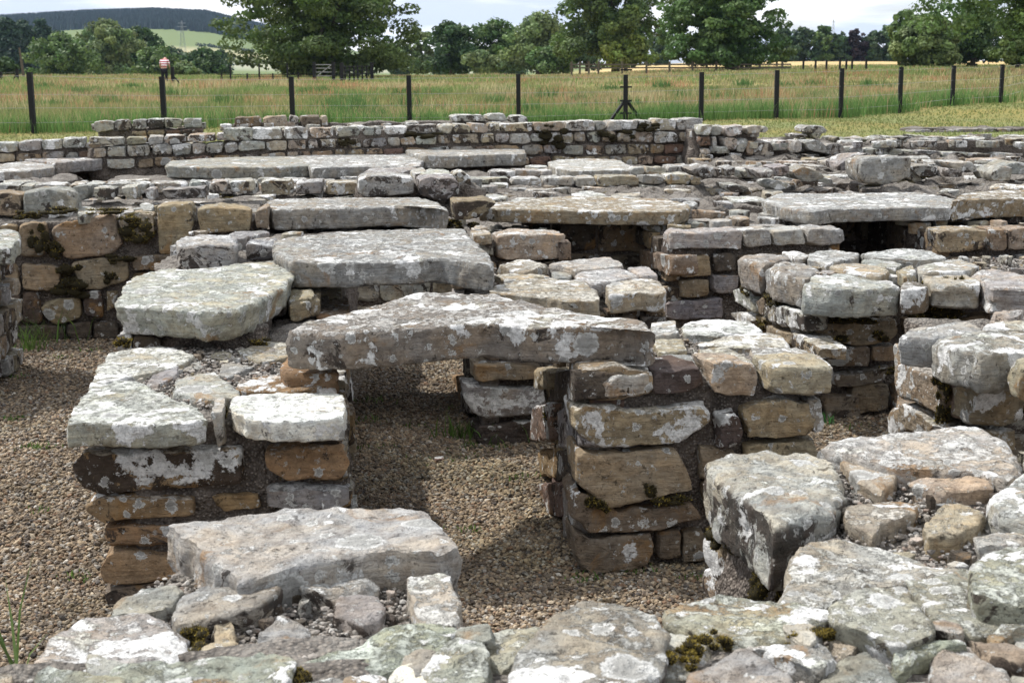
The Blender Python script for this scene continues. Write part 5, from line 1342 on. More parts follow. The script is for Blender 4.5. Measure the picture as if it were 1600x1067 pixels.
# moss cushions
def moss(g, w, r, n=700, bright=.5, seed=0):
    """A moss cushion: lumps with a fur of tiny shoots; w = centre, r = (rx, ry, rz)."""
    rs = np.random.RandomState(SEED[0] + seed); SEED[0] += 1
    r = np.array(r, float)
    u, v = np.meshgrid(np.linspace(0, 2 * math.pi, 15)[:-1], np.linspace(.05, math.pi - .05, 9))
    S = np.stack([np.cos(u) * np.sin(v), np.sin(u) * np.sin(v), np.cos(v)], -1).reshape(-1, 3)
    idx = np.arange(9 * 14).reshape(9, 14)
    q = np.stack([idx[:-1], idx[1:], np.roll(idx[1:], -1, 1), np.roll(idx[:-1], -1, 1)], -1).reshape(-1, 4)
    Vs, Qs, Ts, Cs, k = [], [], [], [], 0
    nl = 11; ctr = []
    for i in range(nl):
        c = rs.uniform(-.85, .85, 3) * r; rad = r * rs.uniform(.2, .5)
        V = S * rad * (1 + .22 * fbm(S * 2.2 + i * 3.1, 2)[:, :1]) + c
        Vs.append(V); Qs.append(q + k); k += len(V); ctr.append((c, rad))
        Cs.append(np.tile(np.array([.026, .021, .009]), (len(V), 1)) * rs.uniform(.7, 1.3, (len(V), 1)))
    d = rs.normal(0, 1, (n, 3)); d /= np.linalg.norm(d, axis=1)[:, None]
    b = rs.randint(0, nl, n); B = np.array([c for c, _ in ctr])[b] + d * np.array([a for _, a in ctr])[b] * 1.02
    L = rs.uniform(.005, .013, n)[:, None] * (min(1.0, w[1] / 5.5) ** 1.2); t = d * .7 + np.array([0, 0, .5]) + rs.normal(0, .35, (n, 3))
    s = np.cross(d, rs.normal(0, 1, (n, 3))); s /= np.linalg.norm(s, axis=1)[:, None] + 1e-6
    T = np.stack([B - s * L * .35, B + s * L * .35, B + t * L], 1).reshape(-1, 3)
    Ts = np.arange(n * 3).reshape(n, 3) + k
    hi = rs.uniform(0, 1, (n, 1)) < bright
    cc = np.where(hi, np.array([.27, .205, .045]), np.array([.052, .041, .014])) * rs.uniform(.6, 1.4, (n, 1))
    V = np.vstack(Vs + [T]); C = np.vstack(Cs + [np.repeat(cc, 3, 0)])
    o = link('moss', new_mesh('moss', V, np.vstack(Qs), Ts, True, None, C), MAT['moss'], g.root, w)
    o['kind'] = 'stuff'
    return o
for g, pl, x, y, r, n, b in [
    (gr, lpr, 1135, 838, (.035, .05, .03), 700, .45), (gr, lpr, 1165, 868, (.04, .06, .04), 900, .4), (gr, lpr, 1190, 905, (.04, .05, .05), 900, .4),
    (gk, pK, 216, 362, (.10, .05, .07), 900, .5), (gk, pK, 205, 346, (.08, .06, .03), 600, .7), (gk, pK, 62, 372, (.07, .04, .09), 900, .15), (gk, pK, 88, 392, (.06, .04, .06), 700, .15),
    (gk, pK, 112, 430, (.09, .04, .07), 800, .08), (gk, pK, 105, 452, (.12, .03, .05), 800, .06), (gk, pK, 175, 432, (.05, .03, .04), 400, .06), (gk, pK, 90, 330, (.12, .05, .03), 600, .3), (gk, pK, 45, 334, (.08, .05, .03), 500, .4),
    (gk, pK, 165, 330, (.14, .05, .02), 700, .8), (gk, pK, 265, 410, (.08, .04, .05), 500, .06), (gk, pK, 190, 405, (.1, .03, .03), 500, .06),
    (ge, pE, 1330, 497, (.14, .03, .025), 900, .25), (ge, pE, 1375, 525, (.06, .03, .03), 600, .3), (ge, pE, 1300, 532, (.09, .03, .03), 600, .25), (ge, pE, 1448, 452, (.045, .04, .05), 600, .35), (ge, pE, 1460, 490, (.12, .04, .04), 800, .3),
    (ge, pE, 1390, 578, (.06, .03, .02), 400, .4), (ge, lE, 1170, 455, (.03, .12, .03), 500, .3), (ge, lE, 1210, 470, (.03, .14, .03), 600, .3), (ge, lE, 1192, 510, (.03, .06, .03), 400, .4), (ge, pE, 1530, 460, (.06, .04, .06), 500, .4),
    (gg, lG, 1478, 615, (.03, .05, .06), 800, .3), (gg, lG, 1480, 650, (.025, .03, .05), 600, .35), (gg, pG, 1585, 612, (.06, .04, .07), 1000, .4), (gg, pG, 1560, 632, (.05, .04, .03), 600, .5), (gg, pG, 1620, 632, (.06, .04, .03), 600, .45),
    (gc, pC, 940, 788, (.03, .025, .025), 500, .35), (gc, pC, 922, 782, (.025, .02, .025), 400, .35), (gc, pC, 1014, 762, (.02, .015, .03), 350, .1), (gc, pC, 1050, 782, (.07, .02, .02), 600, .3), (gc, lC, 860, 648, (.02, .05, .04), 400, .4),
    (gw, pW, 862, 216, (.17, .05, .12), 700, .05), (gw, pW, 850, 200, (.1, .05, .05), 400, .05), (gw, pW, 660, 213, (.2, .05, .05), 500, .08), (gw, pW, 950, 214, (.12, .05, .07), 400, .08), (gw, pW, 985, 210, (.14, .05, .06), 400, .1), (gw, pW, 1012, 198, (.12, .05, .05), 400, .08), (gw, pW, 540, 222, (.1, .05, .05), 300, .08),
]:
    w = on_plane(x, y, pl.p, pl.n) + np.array([*(pl.n * .015), 0]); moss(g, w, r, n, b)
for g, x, y, z, r, n, b in [
    (gr, 1225, 880, .74, (.05, .05, .06), 1100, .4), (gr, 1235, 905, .70, (.035, .05, .06), 900, .45), (gr, 1205, 900, .70, (.05, .04, .06), 900, .35), (gr, 1275, 933, .83, (.03, .02, .015), 300, .7), (gr, 1575, 848, .81, (.04, .03, .02), 300, .5),
    (gf, 1262, 992, .872, (.035, .022, .016), 700, .8), (gf, 1305, 988, .875, (.045, .018, .016), 700, .75), (gf, 1345, 994, .87, (.03, .015, .013), 500, .7), (gf, 1085, 1005, .88, (.028, .024, .022), 600, .9), (gf, 1062, 1025, .878, (.028, .022, .018), 600, .9), (gf, 1120, 996, .87, (.025, .02, .02), 300, .7), (gf, 460, 1055, .86, (.025, .02, .02), 300, .8),
    (gs, 302, 990, .81, (.025, .035, .02), 500, .55), (gs, 296, 1018, .81, (.025, .03, .02), 400, .5), (gs, 312, 965, .81, (.02, .02, .02), 250, .2), (gs, 640, 878, .80, (.05, .02, .03), 700, .12), (gs, 565, 880, .80, (.04, .02, .015), 300, .15), (gs, 600, 905, .79, (.02, .03, .012), 250, .6),
    (ga, 190, 535, .72, (.03, .03, .02), 300, .7), (ga, 405, 535, .70, (.04, .03, .015), 300, .6), (ga, 240, 577, .68, (.04, .02, .012), 200, .2), (ga, 350, 645, .67, (.015, .03, .02), 200, .3),
    (gm, 700, 350, .74, (.12, .08, .03), 500, .6), (gm, 730, 352, .75, (.08, .08, .03), 400, .5), (gn, 690, 305, .80, (.08, .08, .05), 400, .4), (gn, 330, 308, .82, (.2, .1, .03), 500, .6), (gq2, 1380, 292, .82, (.25, .15, .05), 500, .3), (gq2, 1440, 278, .86, (.1, .1, .04), 300, .5),
    (ge, 1490, 445, .74, (.05, .05, .05), 400, .4), (gF, 1180, 300, .76, (.12, .1, .03), 300, .5),
]: moss(g, on_z(x, y, z) - np.array([0, 0, .006 if y > 800 else 0]), (r[0], r[1], r[2] * (.75 if y > 940 else 1)), n * (3 if y > 800 else 1), b)

# ------------------------------------------------------------------ near fence
fz = [on_z(x, yb, 0) for x, Y, yt, yb in POSTS]
f1 = thing('wire_fence', (PW[5, 0], PW[5, 1], .86), 'black post and wire fence running the whole width behind the ruin', 'fence')
tops, bots = [], []
for x, Y, yt, yb in POSTS:
    b = at_depth(x + .5, yb, Y); t = at_depth(x, yt, Y); t[0] = b[0]
    zb = min(b[2], float(zt(b[0], Y))) - .1
    p = bars('post', [((b[0], Y, zb), (b[0] - .01, Y, t[2]), .078, .075)], MAT['post'], f1)
    tops.append(np.array([b[0], Y, t[2]])); bots.append(np.array([b[0], Y, float(zt(b[0], Y))]))
    if x in (977,):
        for s in (-1, 1):
            bars('strut', [((b[0] + s * .02, Y, zb + .48), (b[0] + s * .32, Y + s * .15, zb + .08), .045, .045)], MAT['post'], f1)
        for zz in (.92, .62, .38, .16):
            bars('bracket', [((b[0] - .11, Y - .03, zb + .1 + zz), (b[0] + .10, Y - .03, zb + .1 + zz), .03, .03)], MAT['post'], f1)
le = np.array([-9.6, 21.1, 1.75]); re = np.array([12.6, 35.5, 1.95])
for f in (.06, .36, .58, .82):
    pts = [(le if i < 0 else re if i >= len(tops) else tops[i] * (1 - f) + bots[i] * f) + (np.array([0, 0, -f * .85]) if i < 0 or i >= len(tops) else 0) for i in range(-1, len(tops) + 1)]
    bars('wire', [(pts[i], pts[i + 1], .005, .005) for i in range(len(pts) - 1)], MAT['wire'], f1)

# ------------------------------------------------------------------ far fences, gate, poles
def ground_pt(x, Y):
    X = (x - CX) / F_PX * Y / math.cos(TILT) * 1.0
    X = at_depth(x, 110, Y)[0]
    return np.array([X, Y, float(zt(X, Y))])
def zpx(x, y, Y): return at_depth(x, y, Y)[2]
f2_ = thing('estate_fence', ground_pt(410, 88), 'distant black estate railing left of the big oak', 'fence')
for x, yt in [(346, 115), (360, 101), (386, 115), (405, 100), (426, 115), (449, 100), (466, 113)]:
    w = ground_pt(x, 88); bars('post', [((w[0], 88, w[2] - .1), (w[0], 88, zpx(x, yt, 88)), .09, .09)], MAT['post'], f2_)
for y in (116, 120): bars('rail', [((*at_depth(340, y + 1, 88),), (*at_depth(490, y, 88),), .03, .03)], MAT['post'], f2_)
gt_ = thing('field_gate', ground_pt(506, 88), 'distant metal field gate below the big oak', 'gate')
for x, w_ in ((491, .2), (521, .2)):
    w = ground_pt(x, 88); bars('post', [((w[0], 88, w[2] - .1), (w[0], 88, zpx(x, 97, 88)), w_, w_)], MAT['post'], gt_)
for y in (101.5, 107, 113, 119): bars('bar', [((*at_depth(493, y, 88),), (*at_depth(519, y, 88),), .05, .04)], MAT['wire'], gt_)
bars('brace', [((*at_depth(494, 120, 88),), (*at_depth(519, 101, 88),), .05, .04)], MAT['wire'], gt_)
f3_ = thing('estate_fence', ground_pt(555, 88), 'distant black railed pen beside the field gate', 'fence')
for i, x in enumerate((534, 539, 546, 553, 559, 566, 573, 581)):
    w = ground_pt(x, 86 + i * .8); bars('post', [((w[0], w[1], w[2] - .1), (w[0], w[1], zpx(x, 98 if i in (0, 7) else 103, w[1])), .22 if i in (0, 7) else .1, .1)], MAT['post'], f3_)
for y in (104, 110, 116): bars('rail', [((*at_depth(534, y, 86),), (*at_depth(581, y, 92),), .05, .04)], MAT['post'], f3_)
f4_ = thing('wooden_fence', ground_pt(1090, 118), 'distant wooden post and rail fence before the pale hay field', 'fence')
for x in (893, 906, 920, 935, 972, 1010, 1046, 1082, 1119, 1153, 1187, 1222):
    w = ground_pt(x, 118); bars('post', [((w[0], 118, w[2] - .1), (w[0], 118, zpx(x, 96.5, 118)), .16, .14)], MAT['timber'], f4_)
for y in (101.5, 106.5): bars('rail', [((*at_depth(890, y, 118),), (*at_depth(1236, y - .5, 118),), .10, .12)], MAT['timber'], f4_)
f5_ = thing('wire_fence', ground_pt(1305, 105), 'line of dark posts in the far meadow at right', 'fence')
for x, yt in [(1255, 94), (1274, 94), (1291, 94), (1312, 92), (1322, 93), (1331, 92), (1353, 93)]:
    w = ground_pt(x, 105); bars('post', [((w[0], 105, w[2] - .1), (w[0], 105, zpx(x, yt, 105)), .13, .13)], MAT['post'], f5_)
for y in (96, 100): bars('wire', [((*at_depth(1255, y, 105),), (*at_depth(1353, y, 105),), .012, .012)], MAT['wire'], f5_)
f6_ = thing('wire_fence', ground_pt(14, 80), 'two dark fence posts with a strut in the meadow at far left', 'fence')
for x, yt in ((1, 112), (26.5, 108)):
    w = ground_pt(x, 80); bars('post', [((w[0], 80, w[2] - .1), (w[0], 80, zpx(x, yt, 80)), .13, .13)], MAT['post'], f6_)
w = ground_pt(26.5, 80); bars('strut', [((w[0], 80, w[2] + .5), (w[0] - .35, 80, w[2]), .08, .08)], MAT['post'], f6_)
bars('wire', [((*at_depth(-20, 116, 80),), (*at_depth(26, 113, 80),), .012, .012)], MAT['wire'], f6_)
w = ground_pt(37, 110); snag = bars('dead_pole', [((w[0], 110, w[2] - .3), (w[0] - .15, 110, zpx(35, 92, 110)), .16, .16), ((w[0] - .15, 110, zpx(35, 92, 110)), (w[0] - .22, 110, zpx(34, 75, 110)), .12, .12)], MAT['timber'])
tag(snag, 'pale bare pole leaning in front of the dark conifers', 'pole')
w = ground_pt(262, 75); gpost = bars('gate_post', [((w[0] + .2, 75.2, w[2] - .1), (w[0] + .2, 75.2, zpx(268, 105, 75)), .16, .16), ((w[0] + .2, 75.2, w[2] + .45), (w[0] + .6, 75.2, w[2]), .07, .07)], MAT['post'])
tag(gpost, 'dark strutted post standing beside the person in the meadow', 'post')

def lattice(name, x, Y, yb, yt, half, arms, label, cat):
    b, t = at_depth(x, yb, Y), at_depth(x, yt, Y); p = []
    L = t[2] - b[2]; hw = half
    for sx in (-1, 1):
        for sy in (-1, 1): p.append(((b[0] + sx * hw, Y + sy * hw, b[2]), (b[0] + sx * hw * .12, Y + sy * hw * .12, t[2]), .075 * half, .075 * half))
    n = 7
    for i in range(n):
        f0, f1_ = i / n, (i + 1) / n; w0, w1 = hw * (1 - .88 * f0), hw * (1 - .88 * f1_)
        for sy in (-1, 1):
            p.append(((b[0] - w0, Y + sy * w0, b[2] + L * f0), (b[0] + w1, Y + sy * w1, b[2] + L * f1_), .04 * half, .04 * half))
            p.append(((b[0] + w0, Y + sy * w0, b[2] + L * f0), (b[0] - w1, Y + sy * w1, b[2] + L * f1_), .04 * half, .04 * half))
    o = thing(name, (b[0], Y, b[2]), label, cat)
    bars('tower', p, MAT['pylon'], o)
    for f, l in arms: bars('arm', [((b[0] - l, Y, b[2] + L * f), (b[0] + l, Y, b[2] + L * f), .2 * half, .2 * half)], MAT['pylon'], o)
lattice('pylon', 286, 640, 84, 33, 1.3, [(.7, 2.6), (.82, 2.2), (.93, 1.6)], 'faint lattice electricity pylon in front of the green hill field', 'pylon')
lattice('radio_mast', 1301, 420, 70, 31, .5, [(.9, .5)], 'thin radio mast rising above the far trees at right', 'mast')

# ------------------------------------------------------------------ trees
def tube(pts, rad, n=7):
    pts = np.array(pts, float); V = []; Q = []
    for i, (p, r) in enumerate(zip(pts, rad)):
        d = pts[min(i + 1, len(pts) - 1)] - pts[max(i - 1, 0)]; d /= np.linalg.norm(d) + 1e-9
        s = np.cross(d, [0.3, 1, 0.1]); s /= np.linalg.norm(s); u = np.cross(d, s)
        for k in range(n):
            a = 2 * math.pi * k / n; V.append(p + r * (1 + .12 * math.sin(3 * a + i)) * (s * math.cos(a) + u * math.sin(a)))
    for i in range(len(pts) - 1):
        for k in range(n): Q.append((i * n + k, (i + 1) * n + k, (i + 1) * n + (k + 1) % n, i * n + (k + 1) % n))
    return np.array(V), np.array(Q)

def crown_leaves(clumps, n, size, col, rs, flat=.65, up=.25):
    """Leaf faces over the clumps: (centre, radius). Leaves lie on and inside each clump's shell."""
    C = np.array([c for c, _ in clumps]); R = np.array([r for _, r in clumps])
    w = R ** 2; b = rs.choice(len(C), n, p=w / w.sum())
    d = rs.normal(0, 1, (n, 3)); d /= np.linalg.norm(d, axis=1)[:, None]
    rad = R[b] * rs.uniform(.45, 1.08, n) ** .6
    P = C[b] + d * rad[:, None] * np.array([1, 1, flat])
    nn = d * .8 + rs.normal(0, .55, (n, 3)) + np.array([0, 0, up]); nn /= np.linalg.norm(nn, axis=1)[:, None]
    s = np.cross(nn, rs.normal(0, 1, (n, 3))); s /= np.linalg.norm(s, axis=1)[:, None] + 1e-9
    t = np.cross(nn, s); S = (size * rs.uniform(.55, 1.3, n))[:, None]
    V = np.stack([P - s * S * .5, P - t * S * .42 + s * S * .1, P + s * S * .55, P + t * S * .42 - s * S * .05], 1).reshape(-1, 3)
    Q = np.arange(n * 4).reshape(n, 4)
    cb = rs.uniform(.72, 1.3, len(C))[b][:, None] * np.column_stack([rs.uniform(.9, 1.15, len(C)), np.ones(len(C)), rs.uniform(.85, 1.15, len(C))])[b]
    col = np.array(col) * cb * rs.uniform(.7, 1.35, (n, 1))
    return V, Q, np.repeat(col, 4, 0)

def tree(label, x, yb, yt, wpx, Y, kind, col, leaves, size=None, group=None, low=.12, seed=None, trunk_x=None, name='tree', asym=0.0):
    rs = np.random.RandomState(seed or int(x * 3 + Y))
    b = at_depth(x, yb, Y); t = at_depth(x, yt, Y)
    zb = b[2]; hgt = t[2] - zb; w = wpx / F_PX * Y
    g = thing(name, (b[0], Y, zb), label, 'tree', group)
    base = np.array([b[0], Y, zb]); clumps = []
    tx = 0 if trunk_x is None else at_depth(trunk_x, yb, Y)[0] - b[0]
    if kind == 'conifer':
        for i in range(44):
            f = rs.uniform(low, .97); r = w * .5 * (1 - f) ** .8 * rs.uniform(.3, .8); a = rs.uniform(0, 6.28)
            clumps.append((base + np.array([math.cos(a) * r, math.sin(a) * r, f * hgt]), w * (.12 + .2 * (1 - f))))
    else:
        n, c0, pw, r_lo, r_hi = {'oak': (230, .18, .40, .055, .10), 'tall': (100, .40, .5, .07, .12), 'round': (70, .22, .42, .09, .15), 'bush': (34, .2, .5, .12, .2), 'willow': (60, .35, .5, .08, .15)}[kind]
        for i in range(n):
            f = rs.uniform(0, 1) ** .9
            e = math.sqrt(max(0.03, 1 - ((f - c0) / (1.02 - c0 if f > c0 else c0 + .28)) ** 2))
            a = rs.uniform(0, 6.28); q = rs.uniform(.0, 1.0) ** pw
            r = w * rs.uniform(r_lo, r_hi) * (1.0 - .25 * f)
            R = max(.0, w * .54 * e - r * .7) * q
            lump = 1 + .16 * math.sin(3 * a + 5 * f + (seed or 1)) + .10 * math.sin(7 * a + 1.7 * (seed or 1))
            c = np.array([math.cos(a) * R * lump, math.sin(a) * R * lump, hgt * (low + (1 - low) * f * .95) + r * .2])
            c[0] += asym * w * (c[2] / hgt - .5)
            clumps.append((base + c, r))
        for i in range({'oak': 55, 'tall': 24, 'round': 20, 'willow': 14, 'bush': 8}[kind]):
            f = rs.uniform(0, .8); a = rs.uniform(0, 6.28); R = w * .26 * rs.uniform(0, 1)
            clumps.append((base + np.array([math.cos(a) * R, math.sin(a) * R, hgt * (low + .02 + (1 - low) * f)]), w * rs.uniform(.09, .14)))
    size = size or Y * .0021
    V, Q, C = crown_leaves(clumps, int(leaves * (1 if leaves > 25000 else 1.35)), size, col, rs, {'oak': .5, 'conifer': .6}.get(kind, .75), .35)
    ctr = base.copy()
    link('crown', new_mesh('crown', V - ctr, Q, None, False, None, C), MAT['leaf'], g, ctr)
    r0 = max(.12, w * .032); P0 = base + np.array([tx, 0, -.4]); top = base + np.array([tx * .4, 0, hgt * (.55 if kind != 'conifer' else .9)])
    mid = (P0 + top) / 2 + np.array([rs.uniform(-.03, .03) * w, 0, 0])
    Vs, Qs = [], []; k = 0
    v, q = tube([P0, P0 + np.array([0, 0, hgt * .1]), mid, top], [r0 * 1.35, r0, r0 * .8, r0 * .4], 8); Vs.append(v); Qs.append(q); k = len(v)
    if kind != 'conifer' and leaves > 2500:
        for i in rs.permutation(len(clumps))[:14]:
            c = clumps[i][0]; f = rs.uniform(.25, .8); s = P0 * (1 - f) + top * f
            m = (s + c) / 2 + np.array([0, 0, -.04 * hgt * rs.uniform(-1, 1)])
            v, q = tube([s, m, c], [r0 * .42, r0 * .26, r0 * .10], 5); Vs.append(v); Qs.append(q + k); k += len(v)
    V, Q = np.vstack(Vs), np.vstack(Qs)
    link('trunk', new_mesh('trunk', V - P0, Q, None, True), MAT['bark'], g, P0)
    return g

GR = {'oak': (.092, .140, .040), 'dark': (.052, .098, .034), 'mid': (.085, .145, .042), 'pale': (.140, .195, .075), 'bright': (.170, .225, .052), 'far': (.058, .102, .046), 'copper': (.038, .028, .032), 'con': (.028, .058, .032)}
tree('big spreading oak left of centre, its crown cut by the top of the picture', 500, 119, -95, 292, 112, 'oak', GR['oak'], 60000, .27, low=.03, trunk_x=515, seed=4)
tree('tall airy tree right of centre with a high open crown', 950, 108, -60, 175, 150, 'tall', GR['oak'], 20000, .34, low=.16, trunk_x=962, seed=5)
tree('bright green low tree under the tall airy tree', 978, 108, 56, 92, 146, 'round', GR['bright'], 5000, .34, low=.1, seed=6)
tree('dark dense oak in the meadow at right of centre', 1128, 105, -55, 200, 122, 'oak', GR['mid'], 42000, .28, low=.03, trunk_x=1141, seed=8)
tree('small round topped tree beside the dark dense oak', 1214, 106, 70, 30, 140, 'round', GR['mid'], 1500, .3, low=.25)
tree('rounded pale green tree with a dense low crown at right', 1448, 101, 27, 116, 118, 'round', GR['pale'], 15000, .28, low=.0, seed=9)
tree('dark tree directly right of the rounded pale tree', 1520, 100, 20, 130, 125, 'round', GR['dark'], 8000, .30, low=.06, seed=10)
tree('large oak overhanging the top right corner of the picture', 1605, 104, -150, 320, 80, 'oak', GR['mid'], 30000, .22, low=.20, seed=12, trunk_x=1640)
tree('dense green tree cut by the right edge of the picture', 1590, 101, 15, 90, 105, 'round', GR['oak'], 7000, .26, low=.05, seed=13)
tree('thin tree peering over the rounded pale tree', 1412, 97, 17, 50, 150, 'tall', GR['mid'], 3000, .34, low=.3, seed=14)
tree('slender pale tree next to the right side of the big oak', 652, 116, 42, 56, 210, 'willow', GR['pale'], 2600, .5, low=.05, seed=15)
tree('dark bushy tree in the middle of the central tree line', 706, 114, 36, 100, 200, 'round', GR['dark'], 5500, .46, low=.03, seed=16)
tree('rounded mid green tree right of the dark bushy one', 772, 112, 33, 100, 205, 'round', GR['mid'], 5000, .46, low=.03, seed=17)
tree('low pale shrub at the foot of the central tree line', 752, 112, 82, 70, 190, 'bush', GR['pale'], 2600, .42, low=.0, seed=18)
tree('grey green tree left of the tall airy tree', 842, 112, 24, 128, 200, 'round', GR['pale'], 7000, .46, low=.03, seed=19)
tree('low green shrub in front of the grey green tree', 862, 110, 78, 86, 185, 'bush', GR['mid'], 3000, .42, low=.0, seed=20)
tree('dark tree filling the gap behind the tall airy tree', 918, 108, 28, 100, 215, 'round', GR['far'], 4500, .5, low=.03, seed=26)
tree('pale feathery tree by the water side at left', 172, 120, 35, 112, 235, 'willow', GR['pale'], 6500, .52, low=.03, seed=21)
tree('dark broad tree right of the pale feathery tree', 216, 120, 44, 90, 255, 'round', GR['dark'], 5000, .55, low=.03, seed=22)
tree('green dome shaped tree behind the person', 248, 121, 76, 84, 215, 'round', GR['mid'], 3800, .48, low=.03, seed=23)
tree('dark shrubby tree in the shade left of the pale feathery tree', 96, 121, 58, 116, 205, 'round', GR['mid'], 5000, .46, low=.02, seed=24)
tree('dark hedge tree between the person and the big oak', 318, 119, 78, 80, 230, 'round', GR['dark'], 3600, .5, low=.02, seed=25)
tree('pale bush beside the distant railing', 290, 122, 100, 50, 150, 'bush', GR['pale'], 1800, .34, low=.0, seed=27)
tree('small dark bush at the left edge of the meadow', 8, 124, 92, 44, 120, 'bush', GR['dark'], 1800, .3, low=.0, seed=28)
for i, (x, yt, w, lab) in enumerate([(14, 27, 40, 'dark conifer at the left picture edge'), (40, 32, 36, 'second dark conifer from the left edge'), (66, 30, 36, 'third dark conifer from the left edge'), (92, 50, 36, 'shortest of the dark conifers at left')]):
    tree(lab + ' below the hill', x, 105, yt, w * 1.8, 300 + i * 8, 'conifer', GR['con'], 6000, .7, 'dark conifers at left', low=.02, seed=40 + i)
for i, (x, yt, w, c, lab) in enumerate([(1030, 47, 40, 'far', 'hazy far tree between the tall airy tree and the dark oak'), (1222, 46, 44, 'far', 'leftmost tree of the far wood at right'), (1252, 44, 46, 'far', 'second tree of the far wood at right'), (1284, 42, 44, 'mid', 'tree of the far wood just left of the radio mast'),
                                        (1310, 50, 38, 'far', 'tree of the far wood just right of the radio mast'), (1336, 47, 40, 'copper', 'purple leaved tree in the far wood at right'), (1362, 50, 36, 'far', 'pale tree right of the purple leaved tree'), (1386, 40, 46, 'far', 'tree at the right end of the far wood')]):
    tree(lab, x, 101, yt, w * 1.25, 300, 'round', GR[c], 2600, .66, None, low=.0, seed=60 + i)
for i, (x, yt, w, lab) in enumerate([(620, 72, 60, 'far dark tree seen under the right side of the big oak'), (690, 75, 60, 'low far tree behind the dark bushy tree'), (800, 62, 70, 'far dark tree behind the middle of the central tree line'), (345, 80, 44, 'far dark bush at the left side of the big oak'), (140, 60, 90, 'far dark tree behind the pale feathery tree'), (270, 76, 60, 'far dark tree behind the person')]):
    tree(lab, x, 118, yt, w, 330, 'round', GR['far'], 2200, .7, None, low=.0, seed=80 + i)

# ------------------------------------------------------------------ hill forest
rs = np.random.RandomState(77)
Y = rs.uniform(1300, 1900, 26000); X = rs.uniform(-800, -210, 26000)
sx = X / Y
edge = 1345 + 40 * np.sin(X * .011) + np.where(sx < -.32, 40, 0)
k = (Y > edge) & (Y < 1860 - np.clip((-560 - X * 1900 / Y), 0, 300) * .7) & (sx > -.41) & (sx < -.165)
X, Y = X[k], Y[k]; n = len(X); Z = zt(X, Y); H = rs.uniform(6, 9, n); W = H * rs.uniform(.2, .3, n)
a = rs.uniform(0, 6.28, n)
V = np.stack([np.column_stack([X + W * np.cos(a + q), Y + W * np.sin(a + q), Z]) for q in (0, 2.09, 4.19)] + [np.column_stack([X, Y, Z + H])], 1).reshape(-1, 3)
i4 = np.arange(n)[:, None] * 4
T = np.concatenate([i4 + np.array([[0, 1, 3]]), i4 + np.array([[1, 2, 3]]), i4 + np.array([[2, 0, 3]])])
C = np.repeat(np.array([.020, .036, .032]) * rs.uniform(.6, 1.4, (n, 1)), 4, 0)
tag(link('hill_forest', new_mesh('hill_forest', V, None, T, False, None, C), MAT['forest']), kind='stuff')
# scattered hedges on the hill fields
rs = np.random.RandomState(78); hp = []
for (xa, ya), (xb, yb) in [((-205, 800), (-165, 1000)), ((-260, 850), (-180, 780)), ((-330, 1000), (-190, 1010)), ((-250, 1150), (-180, 1130))]:
    for f in np.linspace(0, 1, 50): hp.append((xa + (xb - xa) * f + rs.normal(0, 1.5), ya + (yb - ya) * f + rs.normal(0, 3)))
hp = np.array(hp); cl = [(np.array([x, y, float(zt(x, y)) + 1.2]), rs.uniform(1.2, 2.6)) for x, y in hp]
V, Q, C = crown_leaves(cl, 5000, 1.3, (.03, .045, .024), rs)
tag(link('hill_hedges', new_mesh('hill_hedges', V, Q, None, False, None, C), MAT['leaf']), kind='stuff')

# ------------------------------------------------------------------ the person in the meadow
def skin(name, pts, edges, rad, mat, parent, loc, root=0):
    me = bpy.data.meshes.new(name); me.from_pydata(pts, edges, [])
    o = link(name, me, mat, parent, loc)
    m = o.modifiers.new('skin', 'SKIN'); m.use_smooth_shade = True
    for i, r in enumerate(rad):
        me.skin_vertices[0].data[i].radius = (r, r) if np.isscalar(r) else r
    me.skin_vertices[0].data[root].use_root = True
    s = o.modifiers.new('sub', 'SUBSURF'); s.levels = 2; s.render_levels = 2
    return o
def shirt_material():
    k = NT('striped_shirt'); tc = k.n.new('ShaderNodeTexCoord'); sp = k.n.new('ShaderNodeSeparateXYZ'); k.l.new(tc.outputs['Object'], sp.inputs[0])
    w = k.math('FRACT', k.math('MULTIPLY', sp.outputs['Z'], 8.5))
    return k.done(k.mix(k.step(w, .50, .56), (.82, .80, .82), (.42, .03, .07)))
MAT['shirt'] = shirt_material(); MAT['skin'] = plain('skin', (.50, .30, .22), .6); MAT['trousers'] = plain('dark_trousers', (.012, .013, .02)); MAT['hair'] = plain('dark_hair', (.02, .014, .012), .5)
w = ground_pt(256.5, 75); PL = Vector((w[0], 75, w[2]))
pr = thing('person', PL, 'person in a red and white striped shirt stooping in the meadow', 'person')
hip = .80
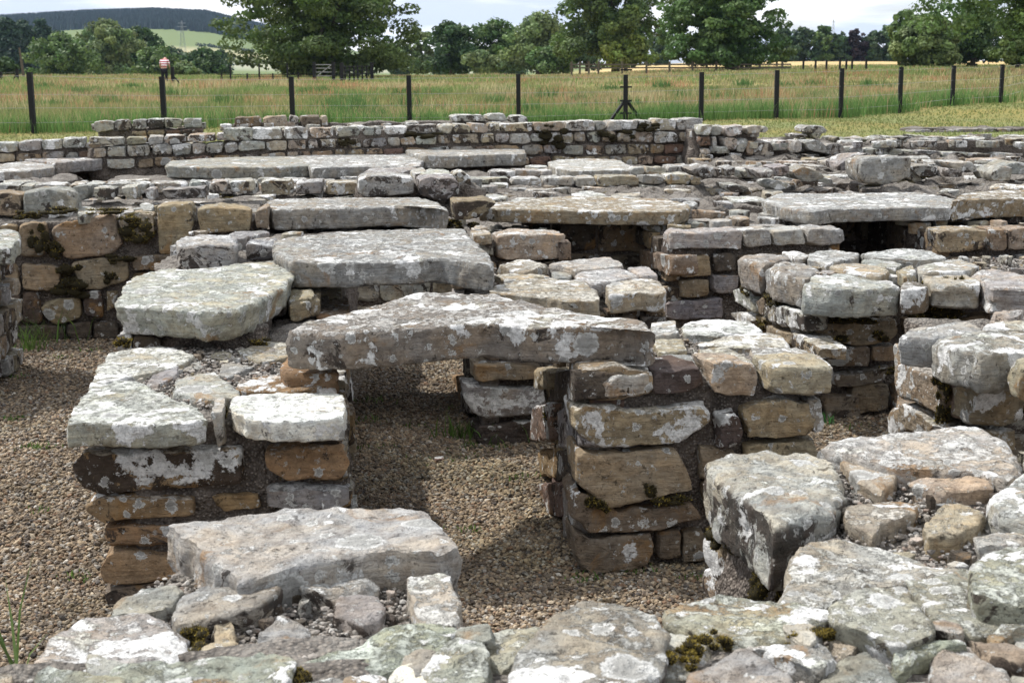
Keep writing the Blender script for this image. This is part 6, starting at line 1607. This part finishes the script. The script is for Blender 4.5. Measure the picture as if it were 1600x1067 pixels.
skin('body', [(0, 0, hip), (0, .06, 1.00), (0, .16, 1.20), (0, .24, 1.27), (0, .33, 1.30), (0, .40, 1.31), (.17, .14, 1.19), (.235, .16, .95), (.22, .30, .78), (-.17, .14, 1.19), (-.235, .16, .95), (-.22, .30, .78),
              (.09, 0, .74), (.10, .03, .42), (.10, -.02, .06), (.10, .12, .03), (-.09, 0, .74), (-.10, .03, .42), (-.10, -.02, .06), (-.10, .12, .03)],
     [(0, 1), (1, 2), (2, 3), (3, 4), (4, 5), (2, 6), (6, 7), (7, 8), (2, 9), (9, 10), (10, 11), (0, 12), (12, 13), (13, 14), (14, 15), (0, 16), (16, 17), (17, 18), (18, 19)],
     [.12, .12, .12, .06, .095, .08, .06, .045, .03, .06, .045, .03, .085, .06, .04, .035, .085, .06, .04, .035], MAT['skin'], pr, PL)
skin('shirt', [(0, 0, hip + .02), (0, .06, 1.00), (0, .16, 1.19), (0, .20, 1.23), (.17, .14, 1.19), (.24, .15, 1.02), (-.17, .14, 1.19), (-.24, .15, 1.02)], [(0, 1), (1, 2), (2, 3), (2, 4), (4, 5), (2, 6), (6, 7)],
     [(.16, .15), (.16, .15), (.15, .15), .085, .085, .065, .085, .065], MAT['shirt'], pr, PL)
skin('trousers', [(0, 0, hip - .02), (.09, 0, .72), (.10, .03, .42), (.10, -.02, .10), (-.09, 0, .72), (-.10, .03, .42), (-.10, -.02, .10)], [(0, 1), (1, 2), (2, 3), (0, 4), (4, 5), (5, 6)], [(.165, .15), .105, .08, .06, .105, .08, .06], MAT['trousers'], pr, PL)
skin('hair', [(0, .33, 1.33), (0, .38, 1.35)], [(0, 1)], [.10, .09], MAT['hair'], pr, PL)

# ------------------------------------------------------------------ air: distance haze
HAZE = 0.00007
if HAZE:
    hz = bars('haze', [((0, -60, 95.0 - 51.5), (0, 3700, 95.0 - 51.5), 5200, 104.0)], None)
    km = bpy.data.materials.new('haze'); km.use_nodes = True; nt = km.node_tree; nt.nodes.clear()
    ou = nt.nodes.new('ShaderNodeOutputMaterial'); pv = nt.nodes.new('ShaderNodeVolumePrincipled')
    pv.inputs['Color'].default_value = (.52, .70, 1.0, 1); pv.inputs['Density'].default_value = HAZE; pv.inputs['Anisotropy'].default_value = 0.2
    nt.links.new(pv.outputs[0], ou.inputs['Volume']); hz.data.materials.append(km)
    tag(hz, kind='stuff')
